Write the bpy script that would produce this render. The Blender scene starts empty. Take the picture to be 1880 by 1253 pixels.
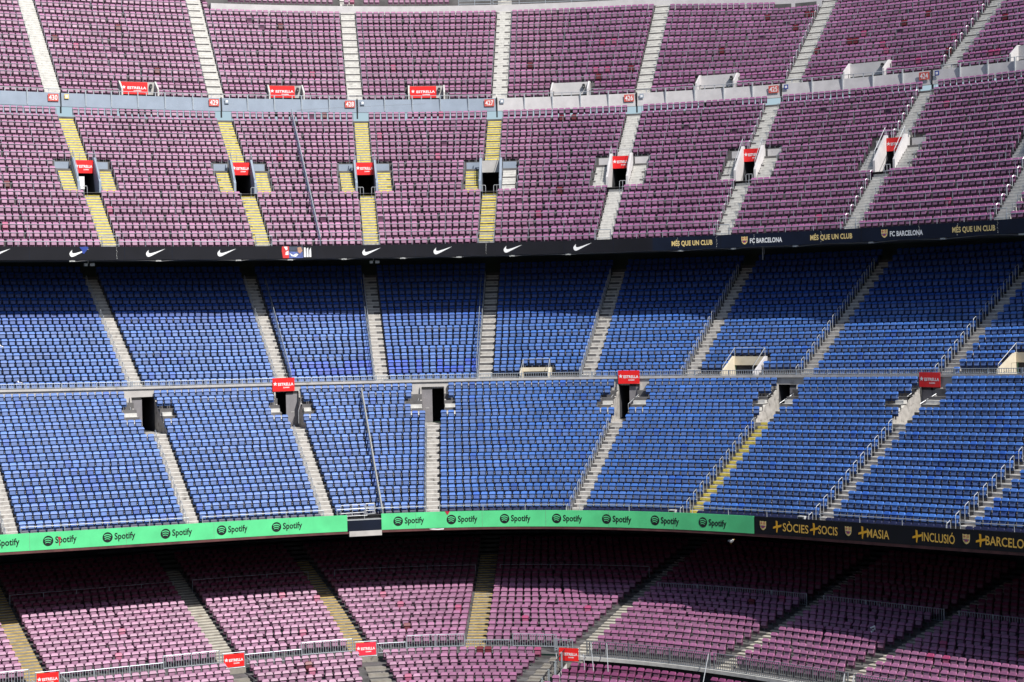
import bpy, bmesh, math, random
import numpy as np
from mathutils import Matrix, Vector
random.seed(7); rng = np.random.default_rng(7)
R = math.radians
sc = bpy.context.scene
COL = sc.collection

# ---------------------------------------------------------------- camera
F_PX, PITCH, ROLL, ZC = 3263.71, 0.0222624, 0.0217902, 28.0
cam_d = bpy.data.cameras.new('camera'); cam = bpy.data.objects.new('camera', cam_d); COL.objects.link(cam)
cam_d.sensor_width = 36.0; cam_d.lens = F_PX / 1880 * 36; cam_d.clip_start = 1; cam_d.clip_end = 3000
cam.matrix_world = Matrix.Translation((0, 0, ZC)) @ Matrix.Rotation(math.pi / 2 - PITCH, 4, 'X') @ Matrix.Rotation(-ROLL, 4, 'Z')
sc.camera = cam
# ---------------------------------------------------------------- sky + sun
SUN_EL, SUN_AZ = R(46.5), R(36)            # azimuth measured from -Y towards +X
world = bpy.data.worlds.new('World'); sc.world = world; world.use_nodes = True
nt = world.node_tree; bg = nt.nodes['Background']
sky = nt.nodes.new('ShaderNodeTexSky'); sky.sky_type = 'NISHITA'; sky.sun_disc = False
sky.sun_elevation = SUN_EL; sky.sun_rotation = math.pi - SUN_AZ
nt.links.new(sky.outputs[0], bg.inputs[0]); bg.inputs[1].default_value = 0.09
sd = bpy.data.lights.new('sun', 'SUN'); so = bpy.data.objects.new('sun', sd); COL.objects.link(so)
sd.energy = 4.7; sd.angle = R(0.53); sd.color = (1, .965, .91)
sv = Vector((math.sin(SUN_AZ) * math.cos(SUN_EL), -math.cos(SUN_AZ) * math.cos(SUN_EL), math.sin(SUN_EL)))
so.rotation_euler = sv.to_track_quat('Z', 'Y').to_euler()
sc.view_settings.view_transform = 'Standard'; sc.view_settings.look = 'None'
sc.view_settings.exposure = 0.3; sc.view_settings.gamma = 1

# ---------------------------------------------------------------- bowl geometry
class Frame:
    """a plan curve t -> point, heading; offset d outwards"""
    def __init__(s, c0, c1, c2, X0, Y0, th0=0.0):
        s.T = np.linspace(-75, 75, 1201); dt = s.T[1] - s.T[0]
        s.k = np.maximum(c0 + c1 * s.T + c2 * s.T ** 2, 0)
        def integ(g):
            I = np.concatenate([[0], np.cumsum((g[1:] + g[:-1]) / 2 * dt)]); return I - I[600]
        s.th = th0 + integ(s.k); s.X = X0 + integ(np.cos(s.th)); s.Y = Y0 - integ(np.sin(s.th))
    def th_(s, t): return np.interp(t, s.T, s.th)
    def S(s, t, d): return 1 + d * np.interp(t, s.T, s.k)
    def P(s, t, d, z):
        th = np.interp(t, s.T, s.th)
        return np.array([np.interp(t, s.T, s.X) + d * np.sin(th), np.interp(t, s.T, s.Y) + d * np.cos(th), z + ZC + 0 * th])
MAIN = Frame(0.0274918282, 3.33725227e-4, -2.43880398e-5, -3.79005, 130.88772)
LOW = Frame(0.04337809, 1.0257408e-3, -1.23166174e-4, -4.27003, 110.5234, -0.0126831)

class Tier:
    def __init__(s, fr, d, z, tw, rs, z1=0, z2=0, zoff=0, spr=3):
        s.fr, s.d0, s.z0, s.tw, s.rs, s.z1, s.z2, s.zoff, s.spr = fr, d, z, tw, rs, z1, z2, zoff, spr
        s.flat = False
    def d(s, m): return s.d0 + m * s.tw
    def z(s, m, t):
        f = 1.0
        if s.flat: f = 1 - .09 * np.clip((t - 9) / 7, 0, 1)
        return s.z0 + s.zoff + m * s.rs * f + s.z1 * t + s.z2 * t * t
    def S(s, t, m): return s.fr.S(t, s.d(m))
T4 = Tier(MAIN, 18.362035, 17.016052, .8069, .6985, -.007246, 2.8e-5, -.156); T4.flat = True
T3 = Tier(MAIN, 4.606186, 4.509535, .7416, .6412, -.000666, .000117, -.241)
TB = Tier(MAIN, 0.0, -5.686099, .7699, .4908, -.001941, .000299, -.289, 2)
TA = Tier(MAIN, -14.022007, -13.796262, .7747, .4570, .000773, .000312, -.624, 2)
T1 = Tier(LOW, 0.0, -21.04447, .958718, .18985, 0, 0, -.45, 2)

def aisles(tier, lst, hw):
    return [dict(a=a, b=b, hw=hw, tier=tier) for a, b in lst]
def ac(A, m):
    (tb, mb), (tt, mt) = A['a'], A['b']
    return tb + (tt - tb) * (m - mb) / (mt - mb)
A4 = aisles(T4, [((-35.2, 0), (-35.2, 13)), ((-25.0, .44), (-24.95, 12.89)), ((-14.17, .43), (-14.09, 14.24)), ((-5.98, .3), (-5.82, 14.84)), ((2.1, .23), (2.07, 13.73)),
    ((9.96, .47), (9.87, 11.77)), ((18.34, .41), (18.26, 10.58)), ((27.57, .8), (27.92, 8.5)), ((38, 0), (38, 13))], .62)
A3 = aisles(T3, [((-35.2, 0), (-35.2, 13)), ((-24.15, .2), (-24.44, 16.91)), ((-13.4, .14), (-13.91, 16.93)), ((-6.0, .14), (-5.74, 16.81)), ((1.74, .07), (1.87, 16.66)),
    ((9.66, .14), (9.67, 16.66)), ((17.85, .12), (17.57, 16.78)), ((26.91, .16), (26.8, 16.69)), ((37.98, .22), (37.77, 4.28)), ((50, 0), (50, 13))], .56)
AB = aisles(TB, [((-34.6, 0), (-34.6, 13)), ((-23.6, .89), (-23.82, 15.41)), ((-13.01, 1.23), (-13.18, 15.56)), ((-5.83, .29), (-5.67, 15.67)), ((1.71, .29), (1.72, 15.47)),
    ((9.26, .66), (9.24, 15.41)), ((16.93, 1.31), (17.04, 15.38)), ((25.77, 1.45), (25.69, 14.73)), ((36.55, 1.56), (36.38, 12.78)), ((48.6, 0), (48.6, 13))], .5)
AA = aisles(TA, [((-35.0, .1), (-34.9, 13)), ((-23.53, .37), (-23.2, 12.56)), ((-12.69, .27), (-12.87, 12.18)), ((-2.65, .44), (-2.22, 12.3)),
    ((12.7, .11), (12.94, 12.63)), ((25.08, .11), (25.42, 12.09)), ((37.06, .44), (36.71, 12.59)), ((46.97, .49), (47.58, 7.76)), ((58, 0), (58, 13))], .44)
A1 = aisles(T1, [((-37, 0), (-37, 13)), ((-25.15, 1.65), (-25.4, 10.18)), ((-13.77, 1.79), (-13.63, 15.61)), ((-5.78, 1.64), (-6.27, 9.69)), ((1.54, 1.74), (1.45, 16.09)),
    ((8.6, 1.18), (9.19, 10.35)), ((18.42, 0), (18.21, 14.05)), ((26.63, 1.35), (27.35, 15.09)), ((36.4, 0), (37.1, 15)), ((46, 0), (47, 15))], .6)

# ---------------------------------------------------------------- object helpers
def tag(o, label=None, cat=None, group=None, kind=None):
    if label: o['label'] = label
    if cat: o['category'] = cat
    if group: o['group'] = group
    if kind: o['kind'] = kind
    return o
def empty(name, loc, label, cat, group=None):
    o = bpy.data.objects.new(name, None); COL.objects.link(o); o.location = loc; o.empty_display_size = .2
    return tag(o, label, cat, group)
class MB:
    def __init__(s): s.v = []; s.f = []; s.mi = []
    def quad(s, pts, mi=0):
        n = len(s.v); s.v += [tuple(p) for p in pts]; s.f.append(tuple(range(n, n + len(pts)))); s.mi.append(mi)
    def hexa(s, p, mi=0):      # 8 points: bottom ring 0-3, top ring 4-7
        n = len(s.v); s.v += [tuple(q) for q in p]
        for f in ((3, 2, 1, 0), (4, 5, 6, 7), (0, 1, 5, 4), (1, 2, 6, 5), (2, 3, 7, 6), (3, 0, 4, 7)):
            s.f.append(tuple(n + i for i in f)); s.mi.append(mi)
    def tube(s, a, b, r, n=5, mi=0):
        a = np.array(a, float); b = np.array(b, float); w = b - a; L = np.linalg.norm(w)
        if L < 1e-6: return
        w /= L; u = np.cross(w, (0, 0, 1)); 
        if np.linalg.norm(u) < 1e-3: u = np.array((1., 0, 0))
        u /= np.linalg.norm(u); v = np.cross(w, u); k = len(s.v)
        for p in (a, b):
            for i in range(n):
                c = 2 * math.pi * i / n; s.v.append(tuple(p + r * (math.cos(c) * u + math.sin(c) * v)))
        for i in range(n):
            j = (i + 1) % n; s.f.append((k + i, k + j, k + n + j, k + n + i)); s.mi.append(mi)
        s.f.append(tuple(k + i for i in range(n - 1, -1, -1))); s.mi.append(mi)
        s.f.append(tuple(k + n + i for i in range(n))); s.mi.append(mi)
    def path(s, pts, r, n=5, mi=0):
        for a, b in zip(pts[:-1], pts[1:]): s.tube(a, b, r, n, mi)
    def prism(s, poly, off, mi=0):   # poly: list of 3d pts (planar), extruded by vector off
        n = len(s.v); k = len(poly); off = np.array(off)
        s.v += [tuple(p) for p in poly] + [tuple(np.array(p) + off) for p in poly]
        s.f.append(tuple(n + i for i in range(k))); s.f.append(tuple(n + k + i for i in range(k - 1, -1, -1))); s.mi += [mi, mi]
        for i in range(k):
            j = (i + 1) % k; s.f.append((n + i, n + k + i, n + k + j, n + j)); s.mi.append(mi)
    def build(s, name, mats, parent=None, origin=None):
        if not isinstance(mats, (list, tuple)): mats = [mats]
        me = bpy.data.meshes.new(name); v = np.array(s.v, float).reshape(-1, 3)
        if origin is None and parent is not None:
            origin = Vector(parent.location); q = parent.parent
            while q: origin = origin + Vector(q.location); q = q.parent
        if origin is None: origin = parent.location if parent else (v.min(0) + v.max(0)) / 2 * np.array((1, 1, 0)) + np.array((0, 0, v[:, 2].min()))
        origin = np.array(origin, float)
        me.from_pydata((v - origin).tolist(), [], s.f)
        for m in mats: me.materials.append(m)
        me.polygons.foreach_set('material_index', s.mi)
        bmesh_fix(me)
        o = bpy.data.objects.new(name, me); COL.objects.link(o)
        if parent: o.parent = parent
        else: o.location = origin
        return o
def bmesh_fix(me):
    bm = bmesh.new(); bm.from_mesh(me); bmesh.ops.recalc_face_normals(bm, faces=bm.faces); bm.to_mesh(me); bm.free(); me.update()
class Loc:
    """local frame: u along the row (right as seen), v outwards (away), w up, metres"""
    def __init__(s, fr, t, d, z):
        s.o = fr.P(t, d, z); th = float(fr.th_(t))
        s.u = np.array((math.cos(th), -math.sin(th), 0)); s.v = np.array((math.sin(th), math.cos(th), 0)); s.w = np.array((0, 0, 1.)); s.th = th
    def __call__(s, u, v, w): return s.o + u * s.u + v * s.v + w * s.w
    def box(s, mb, u0, u1, v0, v1, w0, w1, mi=0):
        mb.hexa([s(u0, v0, w0), s(u1, v0, w0), s(u1, v1, w0), s(u0, v1, w0), s(u0, v0, w1), s(u1, v0, w1), s(u1, v1, w1), s(u0, v1, w1)], mi)

# ---------------------------------------------------------------- materials
def mat(name, rgb, rough=.7, metal=0, spec=.5, noise=None, stains=None, bump=0, attr=None):
    """noise=(scale, amount) brightness mottling; stains=(colour, scale, threshold)"""
    m = bpy.data.materials.new(name); m.use_nodes = True; n = m.node_tree.nodes; l = m.node_tree.links
    b = n['Principled BSDF']; b.inputs['Roughness'].default_value = rough; b.inputs['Metallic'].default_value = metal
    b.inputs['Specular IOR Level'].default_value = spec
    geo = n.new('ShaderNodeNewGeometry')
    if attr:
        a = n.new('ShaderNodeAttribute'); a.attribute_name = attr; c = a.outputs['Color']
    else:
        a = n.new('ShaderNodeRGB'); a.outputs[0].default_value = (*rgb, 1); c = a.outputs[0]
    if noise:
        t = n.new('ShaderNodeTexNoise'); t.inputs['Scale'].default_value = noise[0]; t.inputs['Detail'].default_value = 6; l.new(geo.outputs['Position'], t.inputs['Vector'])
        mr = n.new('ShaderNodeMapRange'); mr.inputs[1].default_value = .3; mr.inputs[2].default_value = .7
        mr.inputs[3].default_value = 1 - noise[1]; mr.inputs[4].default_value = 1 + noise[1]; l.new(t.outputs['Fac'], mr.inputs[0])
        mx = n.new('ShaderNodeMix'); mx.data_type = 'RGBA'; mx.blend_type = 'MULTIPLY'; mx.inputs[0].default_value = 1
        l.new(c, mx.inputs[6]); l.new(mr.outputs[0], mx.inputs[7]); c = mx.outputs[2]
        if bump:
            bp = n.new('ShaderNodeBump'); bp.inputs['Strength'].default_value = bump; bp.inputs['Distance'].default_value = .02
            l.new(t.outputs['Fac'], bp.inputs['Height']); l.new(bp.outputs[0], b.inputs['Normal'])
    if stains:
        for (rgb2, scl, th, stretch) in stains:
            mp = n.new('ShaderNodeMapping'); mp.inputs['Scale'].default_value = stretch; l.new(geo.outputs['Position'], mp.inputs[0])
            t = n.new('ShaderNodeTexNoise'); t.inputs['Scale'].default_value = scl; t.inputs['Detail'].default_value = 8; t.inputs['Roughness'].default_value = .65; l.new(mp.outputs[0], t.inputs['Vector'])
            mr = n.new('ShaderNodeMapRange'); mr.inputs[1].default_value = th; mr.inputs[2].default_value = th + .12; l.new(t.outputs['Fac'], mr.inputs[0])
            mx = n.new('ShaderNodeMix'); mx.data_type = 'RGBA'; l.new(mr.outputs[0], mx.inputs[0]); l.new(c, mx.inputs[6]); mx.inputs[7].default_value = (*rgb2, 1); c = mx.outputs[2]
    l.new(c, b.inputs['Base Color'])
    return m
M = {}
M['seat'] = mat('seat_plastic', (0, 0, 0), .46, spec=.5, attr='col', noise=(3.0, .12))
M['deck'] = mat('terrace_concrete', (.11, .105, .105), .9, noise=(1.2, .3), stains=[((.05, .045, .045), .9, .58, (1, 1, 1))], bump=.3)
M['deck_pale'] = mat('stair_concrete_pale', (.52, .51, .48), .9, noise=(2.5, .16), stains=[((.22, .21, .19), 1.4, .60, (1, 1, 1)), ((.10, .09, .08), 3.1, .66, (1, 1, 1))], bump=.2)
M['stair_grey'] = mat('stair_concrete', (.38, .36, .335), .9, noise=(3, .2), stains=[((.13, .12, .11), 1.6, .56, (1, 1, 1)), ((.05, .045, .04), 3.5, .66, (1, 1, 1))], bump=.2)
M['stair3'] = mat('stair_concrete_upper', (.30, .30, .31), .9, noise=(2.5, .2), stains=[((.14, .13, .13), 2.6, .62, (1, 1, 1))], bump=.2)
M['nosing_low'] = mat('step_edge_weathered', (.50, .47, .40), .85, noise=(2, .22), stains=[((.26, .13, .05), 1.1, .64, (1, 1, 1)), ((.12, .11, .10), 2.6, .60, (1, 1, 1))])
M['stair_low'] = mat('stair_concrete_weathered', (.24, .22, .19), .9, noise=(2, .22), stains=[((.20, .10, .045), 1.1, .62, (1, 1, 1)), ((.07, .06, .05), 2.3, .60, (1, 1, 1))], bump=.2)
M['yellow2'] = mat('yellow_step_paint_worn', (.46, .33, .11), .7, noise=(3, .3), stains=[((.35, .31, .25), 1.8, .56, (1, 1, 1)), ((.22, .10, .04), 1.2, .66, (1, 1, 1))])
M['yellow'] = mat('yellow_step_paint', (.70, .57, .10), .6, noise=(5, .2), stains=[((.45, .42, .35), 2.5, .64, (1, 1, 1))])
M['nosing_pale'] = mat('step_edge_pale', (.62, .60, .56), .7, noise=(5, .15))
M['wallw'] = mat('parapet_white', (.54, .52, .52), .85, noise=(1.5, .08), stains=[((.35, .32, .31), 1.7, .64, (1, 1, .6)), ((.2, .19, .19), 4.0, .72, (1, 1, 1))], bump=.1)
M['wallg'] = mat('parapet_blue_grey', (.27, .32, .39), .8, noise=(1.2, .07), stains=[((.20, .24, .30), 2.2, .66, (1, 1, .5))])
M['mid'] = mat('ledge_concrete', (.46, .44, .42), .9, noise=(1.6, .12), stains=[((.27, .25, .23), .9, .60, (1, 1, .35)), ((.16, .15, .14), 2.6, .72, (1, 1, .3))], bump=.15)
M['cream'] = mat('portal_cream_paint', (.62, .55, .42), .85, noise=(2, .08), stains=[((.35, .30, .24), 2.0, .66, (1, 1, .5))])
M['dark'] = mat('shaded_concrete', (.045, .045, .05), .9, noise=(1.5, .2))  # concrete painted near-black, shade of passages and recesses put into the colour
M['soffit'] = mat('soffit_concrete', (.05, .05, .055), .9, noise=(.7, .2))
M['rail'] = mat('galvanised_steel', (.42, .46, .50), .45, .55, noise=(6, .12))
M['railw'] = mat('galvanised_steel_bright', (.50, .52, .54), .4, .35, noise=(6, .1))
M['raild'] = mat('steel_dark', (.20, .22, .24), .5, .4, noise=(6, .15))
M['black'] = mat('board_black', (.007, .007, .011), .6, spec=.25, noise=(.8, .2), stains=[((.05, .05, .055), 3.0, .72, (1, 1, .4))])
M['navy'] = mat('board_navy', (.004, .008, .022), .6, spec=.25, noise=(.8, .2), stains=[((.04, .045, .06), 3.0, .73, (1, 1, .4))])
M['green'] = mat('board_green', (.10, .62, .25), .5, noise=(.9, .10))
M['white'] = mat('sign_white', (.82, .82, .82), .5, noise=(8, .04))
M['ink'] = mat('logo_black', (.008, .010, .012), .5, noise=(8, .1))
M['gold'] = mat('lettering_gold', (.80, .60, .24), .5, noise=(8, .1))
M['ltorange'] = mat('lettering_amber', (.86, .50, .09), .5, noise=(8, .1))
M['orange'] = mat('lettering_orange', (.85, .42, .02), .5, noise=(8, .1))
M['red'] = mat('banner_red', (.78, .018, .018), .4, noise=(2.5, .08))
M['redf'] = mat('banner_red_faded', (.78, .03, .06), .45, noise=(2.5, .08))
M['signred'] = mat('number_sign_red', (.58, .10, .08), .5, noise=(4, .1))
M['crestr'] = mat('crest_red', (.45, .02, .05), .5, noise=(8, .1)); M['crestb'] = mat('crest_blue', (.02, .05, .28), .5, noise=(8, .1))
M['door'] = mat('door_grey_paint', (.20, .19, .20), .6, noise=(2, .12), stains=[((.28, .26, .25), 1.5, .62, (1, 1, .5))])
M['lamp'] = mat('black_fitting', (.02, .02, .02), .5, noise=(9, .1))
M['brick'] = mat('concourse_wall', (.34, .22, .18), .9, noise=(1.2, .25), stains=[((.5, .45, .4), .5, .55, (.5, 1, 3))])
M['lightgrey'] = mat('fitting_grey', (.5, .5, .48), .6, noise=(8, .1))
M['cable'] = mat('cable_grey', (.22, .22, .22), .6, noise=(8, .1))
M['gull'] = mat('gull_white', (.78, .77, .75), .8, noise=(9, .06)); M['gullg'] = mat('gull_grey_wing', (.32, .32, .33), .8, noise=(9, .1)); M['beak'] = mat('gull_beak', (.7, .35, .05), .6, noise=(9, .1))
M['grass'] = mat('pitch_grass', (.04, .10, .02), .9, noise=(.5, .3))
M['net'] = mat('net_cord', (.05, .08, .16), .7, noise=(9, .1))
M['pole'] = mat('pole_weathered', (.36, .36, .33), .6, .2, noise=(5, .15))
M['mural1'] = mat('poster_red', (.62, .03, .03), .6, noise=(3, .15)); M['mural2'] = mat('poster_blue', (.10, .14, .38), .6, noise=(2, .6)); M['mural3'] = mat('poster_dark', (.05, .06, .09), .6, noise=(3, .5))
M['skin'] = mat('poster_tan', (.45, .24, .16), .6, noise=(6, .2))

# ---------------------------------------------------------------- ground
mb = MB(); mb.quad([(-900, -900, -3), (900, -900, -3), (900, 900, -3), (-900, 900, -3)])
tag(mb.build('ground', M['grass']), kind='structure')

# far side of the bowl (behind and around the photographer), unseen stepped ring added to block low sky
mb = MB(); cxr, cyr = 0.0, 66.0
def ringpt(a, r, z): return (cxr + (r + 26 * abs(math.cos(a))) * math.cos(a), cyr + r * math.sin(a), z)
prof = [(48, 1), (48, 2.2), (72, 9), (72, 12), (60, 12.4), (84, 26.5), (84, 30), (74, 30.4), (98, 48), (101, 54)]
NA = 60; a0, a1 = math.pi * .98, math.pi * 2.02
for i in range(NA):
    aa, ab = a0 + (a1 - a0) * i / NA, a0 + (a1 - a0) * (i + 1) / NA
    if abs((aa + ab) / 2 - 1.5 * math.pi) < .16: continue       # the photographer's own block
    for k in range(len(prof) - 1):
        (r0, z0), (r1, z1) = prof[k], prof[k + 1]; mb.quad([ringpt(aa, r0, z0), ringpt(ab, r0, z0), ringpt(ab, r1, z1), ringpt(aa, r1, z1)], 0 if k in (1, 7) else 1 if k in (4,) else 2)
o = mb.build('opposite_stand', [mat('far_seats_burgundy', (.20, .05, .10), .7, noise=(.3, .3)), mat('far_seats_blue', (.03, .07, .25), .7, noise=(.3, .3)), mat('far_concrete', (.10, .10, .10), .9, noise=(.2, .3))]); tag(o, kind='structure')

# ---------------------------------------------------------------- stepped terraces
CUTS = {id(T4): [], id(T3): [], id(TB): [], id(TA): [], id(T1): []}    # (t0,t1,m0,m1) holes in the deck
V3 = [dict(t=ac(A, 9), A=A, i=i) for i, A in enumerate(A3) if 0 < i < 9]
for v in V3: CUTS[id(T3)].append((v['t'] - .78 / T3.S(v['t'], 9), v['t'] + .78 / T3.S(v['t'], 9), 7, 10.9))
P4 = [(-20.21, -17.83), (-10.96, -8.93), (-2.93, -.95), (4.96, 6.96), (12.97, 15.06), (21.36, 23.69), (31.55, 34.22)]
for a, b in P4: CUTS[id(T4)].append((a + .1, b - .1, 0, 2))
PB = [(4.3, 6.49, 1.9), (19.44, 22.0, 3), (40.63, 42.98, 3)]
for a, b, mm in PB: CUTS[id(TB)].append((a + .12, b - .12, 0, mm))
DA = [  # door t0,t1 ; seat cut edges rows16, 15-14, 13-12
 (-24.12, -22.46, (-24.65, -22.6), (-25.28, -21.65), (-24.0, -22.75), 'R'), (-13.71, -12.03, (-14.08, -11.7), (-14.75, -11.36), (-13.62, -12.35), 'Lb'),
 (-2.95, -1.30, (-3.46, -1.01), (-4.05, -.32), (-2.98, -1.5), 'R'), (11.74, 13.34, (11.65, 13.94), (10.92, 14.65), (12.1, 13.45), 'Lb'),
 (23.98, 25.47, (24.0, 26.23), (23.3, 26.65), (24.55, 25.6), 'L'), (35.09, 36.66, (35.0, 37.54), (34.3, 38.0), (35.65, 36.85), 'Bb')]
for q in DA: CUTS[id(TA)].append((q[0], q[1], 12.6, 17.5))

def rowedges(tier, m0, m1): return range(m0, m1)
def terrace(name, tier, t0, t1, m0, m1, dt=1.2, extra=None):
    cuts = CUTS[id(tier)]
    ts = sorted(set([round(x, 4) for x in np.arange(t0, t1 + .01, dt)] + [round(c[i], 4) for c in cuts for i in (0, 1) if t0 < c[i] < t1]))
    mb = MB()
    for m in range(m0, m1):
        for a, b in zip(ts[:-1], ts[1:]):
            mid = (a + b) / 2
            if any(c[0] < mid < c[1] and c[2] <= m + .01 and m < c[3] - .01 for c in cuts): tread = False
            else: tread = True
            rise = not any(c[0] < mid < c[1] and c[2] < m + .01 and m <= c[3] + .01 and m > c[2] + .3 for c in cuts)
            d0, d1 = tier.d(m), tier.d(m + 1)
            if tread: mb.quad([tier.fr.P(a, d0, tier.z(m, a)), tier.fr.P(b, d0, tier.z(m, b)), tier.fr.P(b, d1, tier.z(m, b)), tier.fr.P(a, d1, tier.z(m, a))])
            if rise and m > m0: mb.quad([tier.fr.P(a, d0, tier.z(m - 1, a)), tier.fr.P(b, d0, tier.z(m - 1, b)), tier.fr.P(b, d0, tier.z(m, b)), tier.fr.P(a, d0, tier.z(m, a))])
    return tag(mb.build(name, M['deck']), kind='structure')
terrace('terrace_top', T4, -40, 46, 0, 17)
terrace('terrace_upper', T3, -42, 56, 0, 18)
terrace('terrace_middle_back', TB, -42, 58, 0, 18)
terrace('terrace_middle_front', TA, -42, 62, 0, 18)
terrace('terrace_lower', T1, -42, 50, -1, 26)

def strip(mb, fr, ts, prof, mi=0):
    """extrude a (d,z) polyline along t; prof is a function of t -> list of (d,z)"""
    for a, b in zip(ts[:-1], ts[1:]):
        pa, pb = prof(a), prof(b)
        for i in range(len(pa) - 1):
            mb.quad([fr.P(a, *pa[i]), fr.P(b, *pb[i]), fr.P(b, *pb[i + 1]), fr.P(a, *pa[i + 1])], mi)
def rng_t(a, b, dt=1.0):
    n = max(1, int(math.ceil((b - a) / dt))); return [a + (b - a) * i / n for i in range(n + 1)]
# soffits and back walls in the two dark galleries, front edge slabs
zN = lambda t: 4.509535 - .000666 * t + .000117 * t * t        # top of the upper boards
zG = lambda t: -13.796262 + .000773 * t + .000312 * t * t    # top of the lower boards
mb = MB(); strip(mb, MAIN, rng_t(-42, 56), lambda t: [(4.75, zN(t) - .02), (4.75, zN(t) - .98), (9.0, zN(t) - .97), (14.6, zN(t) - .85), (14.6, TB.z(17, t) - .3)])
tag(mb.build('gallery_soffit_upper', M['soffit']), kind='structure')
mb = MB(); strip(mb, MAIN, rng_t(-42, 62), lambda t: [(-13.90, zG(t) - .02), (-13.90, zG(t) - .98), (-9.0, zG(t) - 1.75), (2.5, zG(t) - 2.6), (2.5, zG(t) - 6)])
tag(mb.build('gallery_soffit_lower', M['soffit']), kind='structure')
# narrow front gutters closing the gap between board and first tread
mb = MB(); strip(mb, MAIN, rng_t(-42, 56), lambda t: [(4.56, zN(t) - .01), (4.75, zN(t) - .01), (4.75, T3.z(0, t) - .02)])
strip(mb, MAIN, rng_t(-42, 62), lambda t: [(-14.06, zG(t) - .01), (-13.9, zG(t) - .01), (-13.9, TA.z(0, t) - .02)])
tag(mb.build('front_kerb', M['deck']), kind='structure')

# wall between the two halves of the middle tier (ledge), with door holes
DOORTOP = -6.18
def zL(t): return -5.686099 - .001941 * t + .000299 * t * t
holes = [(q[0], q[1]) for q in DA]
ts = sorted(set([round(x, 3) for x in np.arange(-42, 62, 1.2)] + [x for h in holes for x in h]))
mb = MB()
for a, b in zip(ts[:-1], ts[1:]):
    mid = (a + b) / 2; hole = any(h[0] < mid < h[1] for h in holes)
    low = -6.15 if hole else -9.2
    P = MAIN.P; off = zL(mid) + 5.67
    for (d0, z0, d1, z1) in ((-.10, zL(a) - .06, -.10, zL(a) - .62 if not hole else -6.15), ):
        mb.quad([P(a, -.10, zL(a) - .10), P(b, -.10, zL(b) - .10), P(b, -.10, low), P(a, -.10, low)])
    mb.quad([P(a, -.22, zL(a) + .06), P(b, -.22, zL(b) + .06), P(b, -.22, zL(b) - .10), P(a, -.22, zL(a) - .10)])
    mb.quad([P(a, -.22, zL(a) + .06), P(b, -.22, zL(b) + .06), P(b, .04, zL(b) + .06), P(a, .04, zL(a) + .06)])
    mb.quad([P(a, -.22, zL(a) - .10), P(b, -.22, zL(b) - .10), P(b, -.10, zL(b) - .10), P(a, -.10, zL(a) - .10)])
    mb.quad([P(a, .04, zL(a) + .06), P(b, .04, zL(b) + .06), P(b, .04, TB.z(0, b) - .3), P(a, .04, TB.z(0, a) - .3)])
tag(mb.build('ledge_wall', M['mid']), 'long pale concrete ledge wall between the two halves of the blue tier', 'wall')

# wall behind the top of the lower tier right block and its drop
# ---------------------------------------------------------------- staircases
ORD = ['zeroth', 'first', 'second', 'third', 'fourth', 'fifth', 'sixth', 'seventh', 'eighth', 'ninth', 'tenth', 'eleventh', 'twelfth', 'thirteenth', 'fourteenth', 'fifteenth', 'sixteenth', 'seventeenth', 'eighteenth', 'nineteenth', 'twentieth']
for _a, _b in (('twenty', 'twentieth'), ('thirty', 'thirtieth'), ('forty', 'fortieth'), ('fifty', 'fiftieth')):
    if _a != 'twenty': ORD.append(_b)
    ORD += [_a + '-' + q for q in ORD[1:10]]
def stairs(A, ma, mb_, tier, mats, label, spr=None, hw=None, tc=None, nosing=True, group='stairs of the stand', ndepth=.10):
    """ma..mb_: rows covered"""
    spr = spr or tier.spr; hw = hw or A['hw']
    fr = tier.fr; st = MB(); ns = MB(); rs = tier.rs; tw = tier.tw
    m = ma
    while m < mb_ - 1e-6:
        for k in range(spr):
            mm = m + k / spr
            t = tc if tc is not None else ac(A, mm)
            zt = tier.z(m, t) + k * (tier.z(m + 1, t) - tier.z(m, t)) / spr
            d0 = tier.d(m) + k * tw / spr; d1 = tier.d(m + 1)
            L = Loc(fr, t, d0, zt)
            h = (tier.z(m + 1, t) - tier.z(m, t)) / spr
            L.box(st, -hw, hw, -.004, d1 - d0 - .004, -h * 1.02, .006)
            if nosing: L.box(ns, -hw + .01, hw - .01, -.012, ndepth, -h * nosing, .012)
        m += 1
    t = tc if tc is not None else ac(A, ma)
    root = empty('staircase', tuple(fr.P(t, tier.d(ma), tier.z(ma, t))), label, 'stairs', group)
    st.build('step', mats[0], root); root.children
    if nosing: ns.build('step_edge', mats[1], root)
    return root
signs = [430, 429, 428, 427, 426, 425, 424]
for i, A in enumerate(A4):
    if 0 < i < 8:
        stairs(A, 0, 16, T4, (M['deck_pale'], M['nosing_pale']), f'pale concrete stairs of the top tier behind number sign {signs[i-1]}, {ORD[i]} from the left', nosing=.25)
for i, A in enumerate(A3):
    if 0 < i < 9:
        yl = i <= 4; mm = (M['stair3'], M['yellow']) if yl else (M['deck_pale'], M['nosing_pale'])
        nm = f', {ORD[i]} from the left'
        c = 'yellow-edged' if yl else 'bare pale'; no = .38 if yl else .2
        stairs(A, 0, 7, T3, mm, f'{c} stairs below the tunnel mouth of the upper burgundy tier{nm}', nosing=no, group='stairs of the upper burgundy tier')
        stairs(A, 11, 17, T3, mm, f'{c} stairs above the tunnel mouth of the upper burgundy tier{nm}', nosing=no, group='stairs of the upper burgundy tier')
        for sgn, side in ((-1, 'left'), (1, 'right')):
            t = ac(A, 8.5) + sgn * 1.47 / T3.S(ac(A, 8.5), 8.5)
            m2 = mm if not (i == 4 and sgn == 1) else (M['deck_pale'], M['nosing_pale'])
            stairs(A, 7, 10, T3, m2, f'short side stairs {side} of the upper tier tunnel mouth{nm}', hw=.52, tc=t, nosing=no, group='short stairs beside the tunnel mouths')
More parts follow.
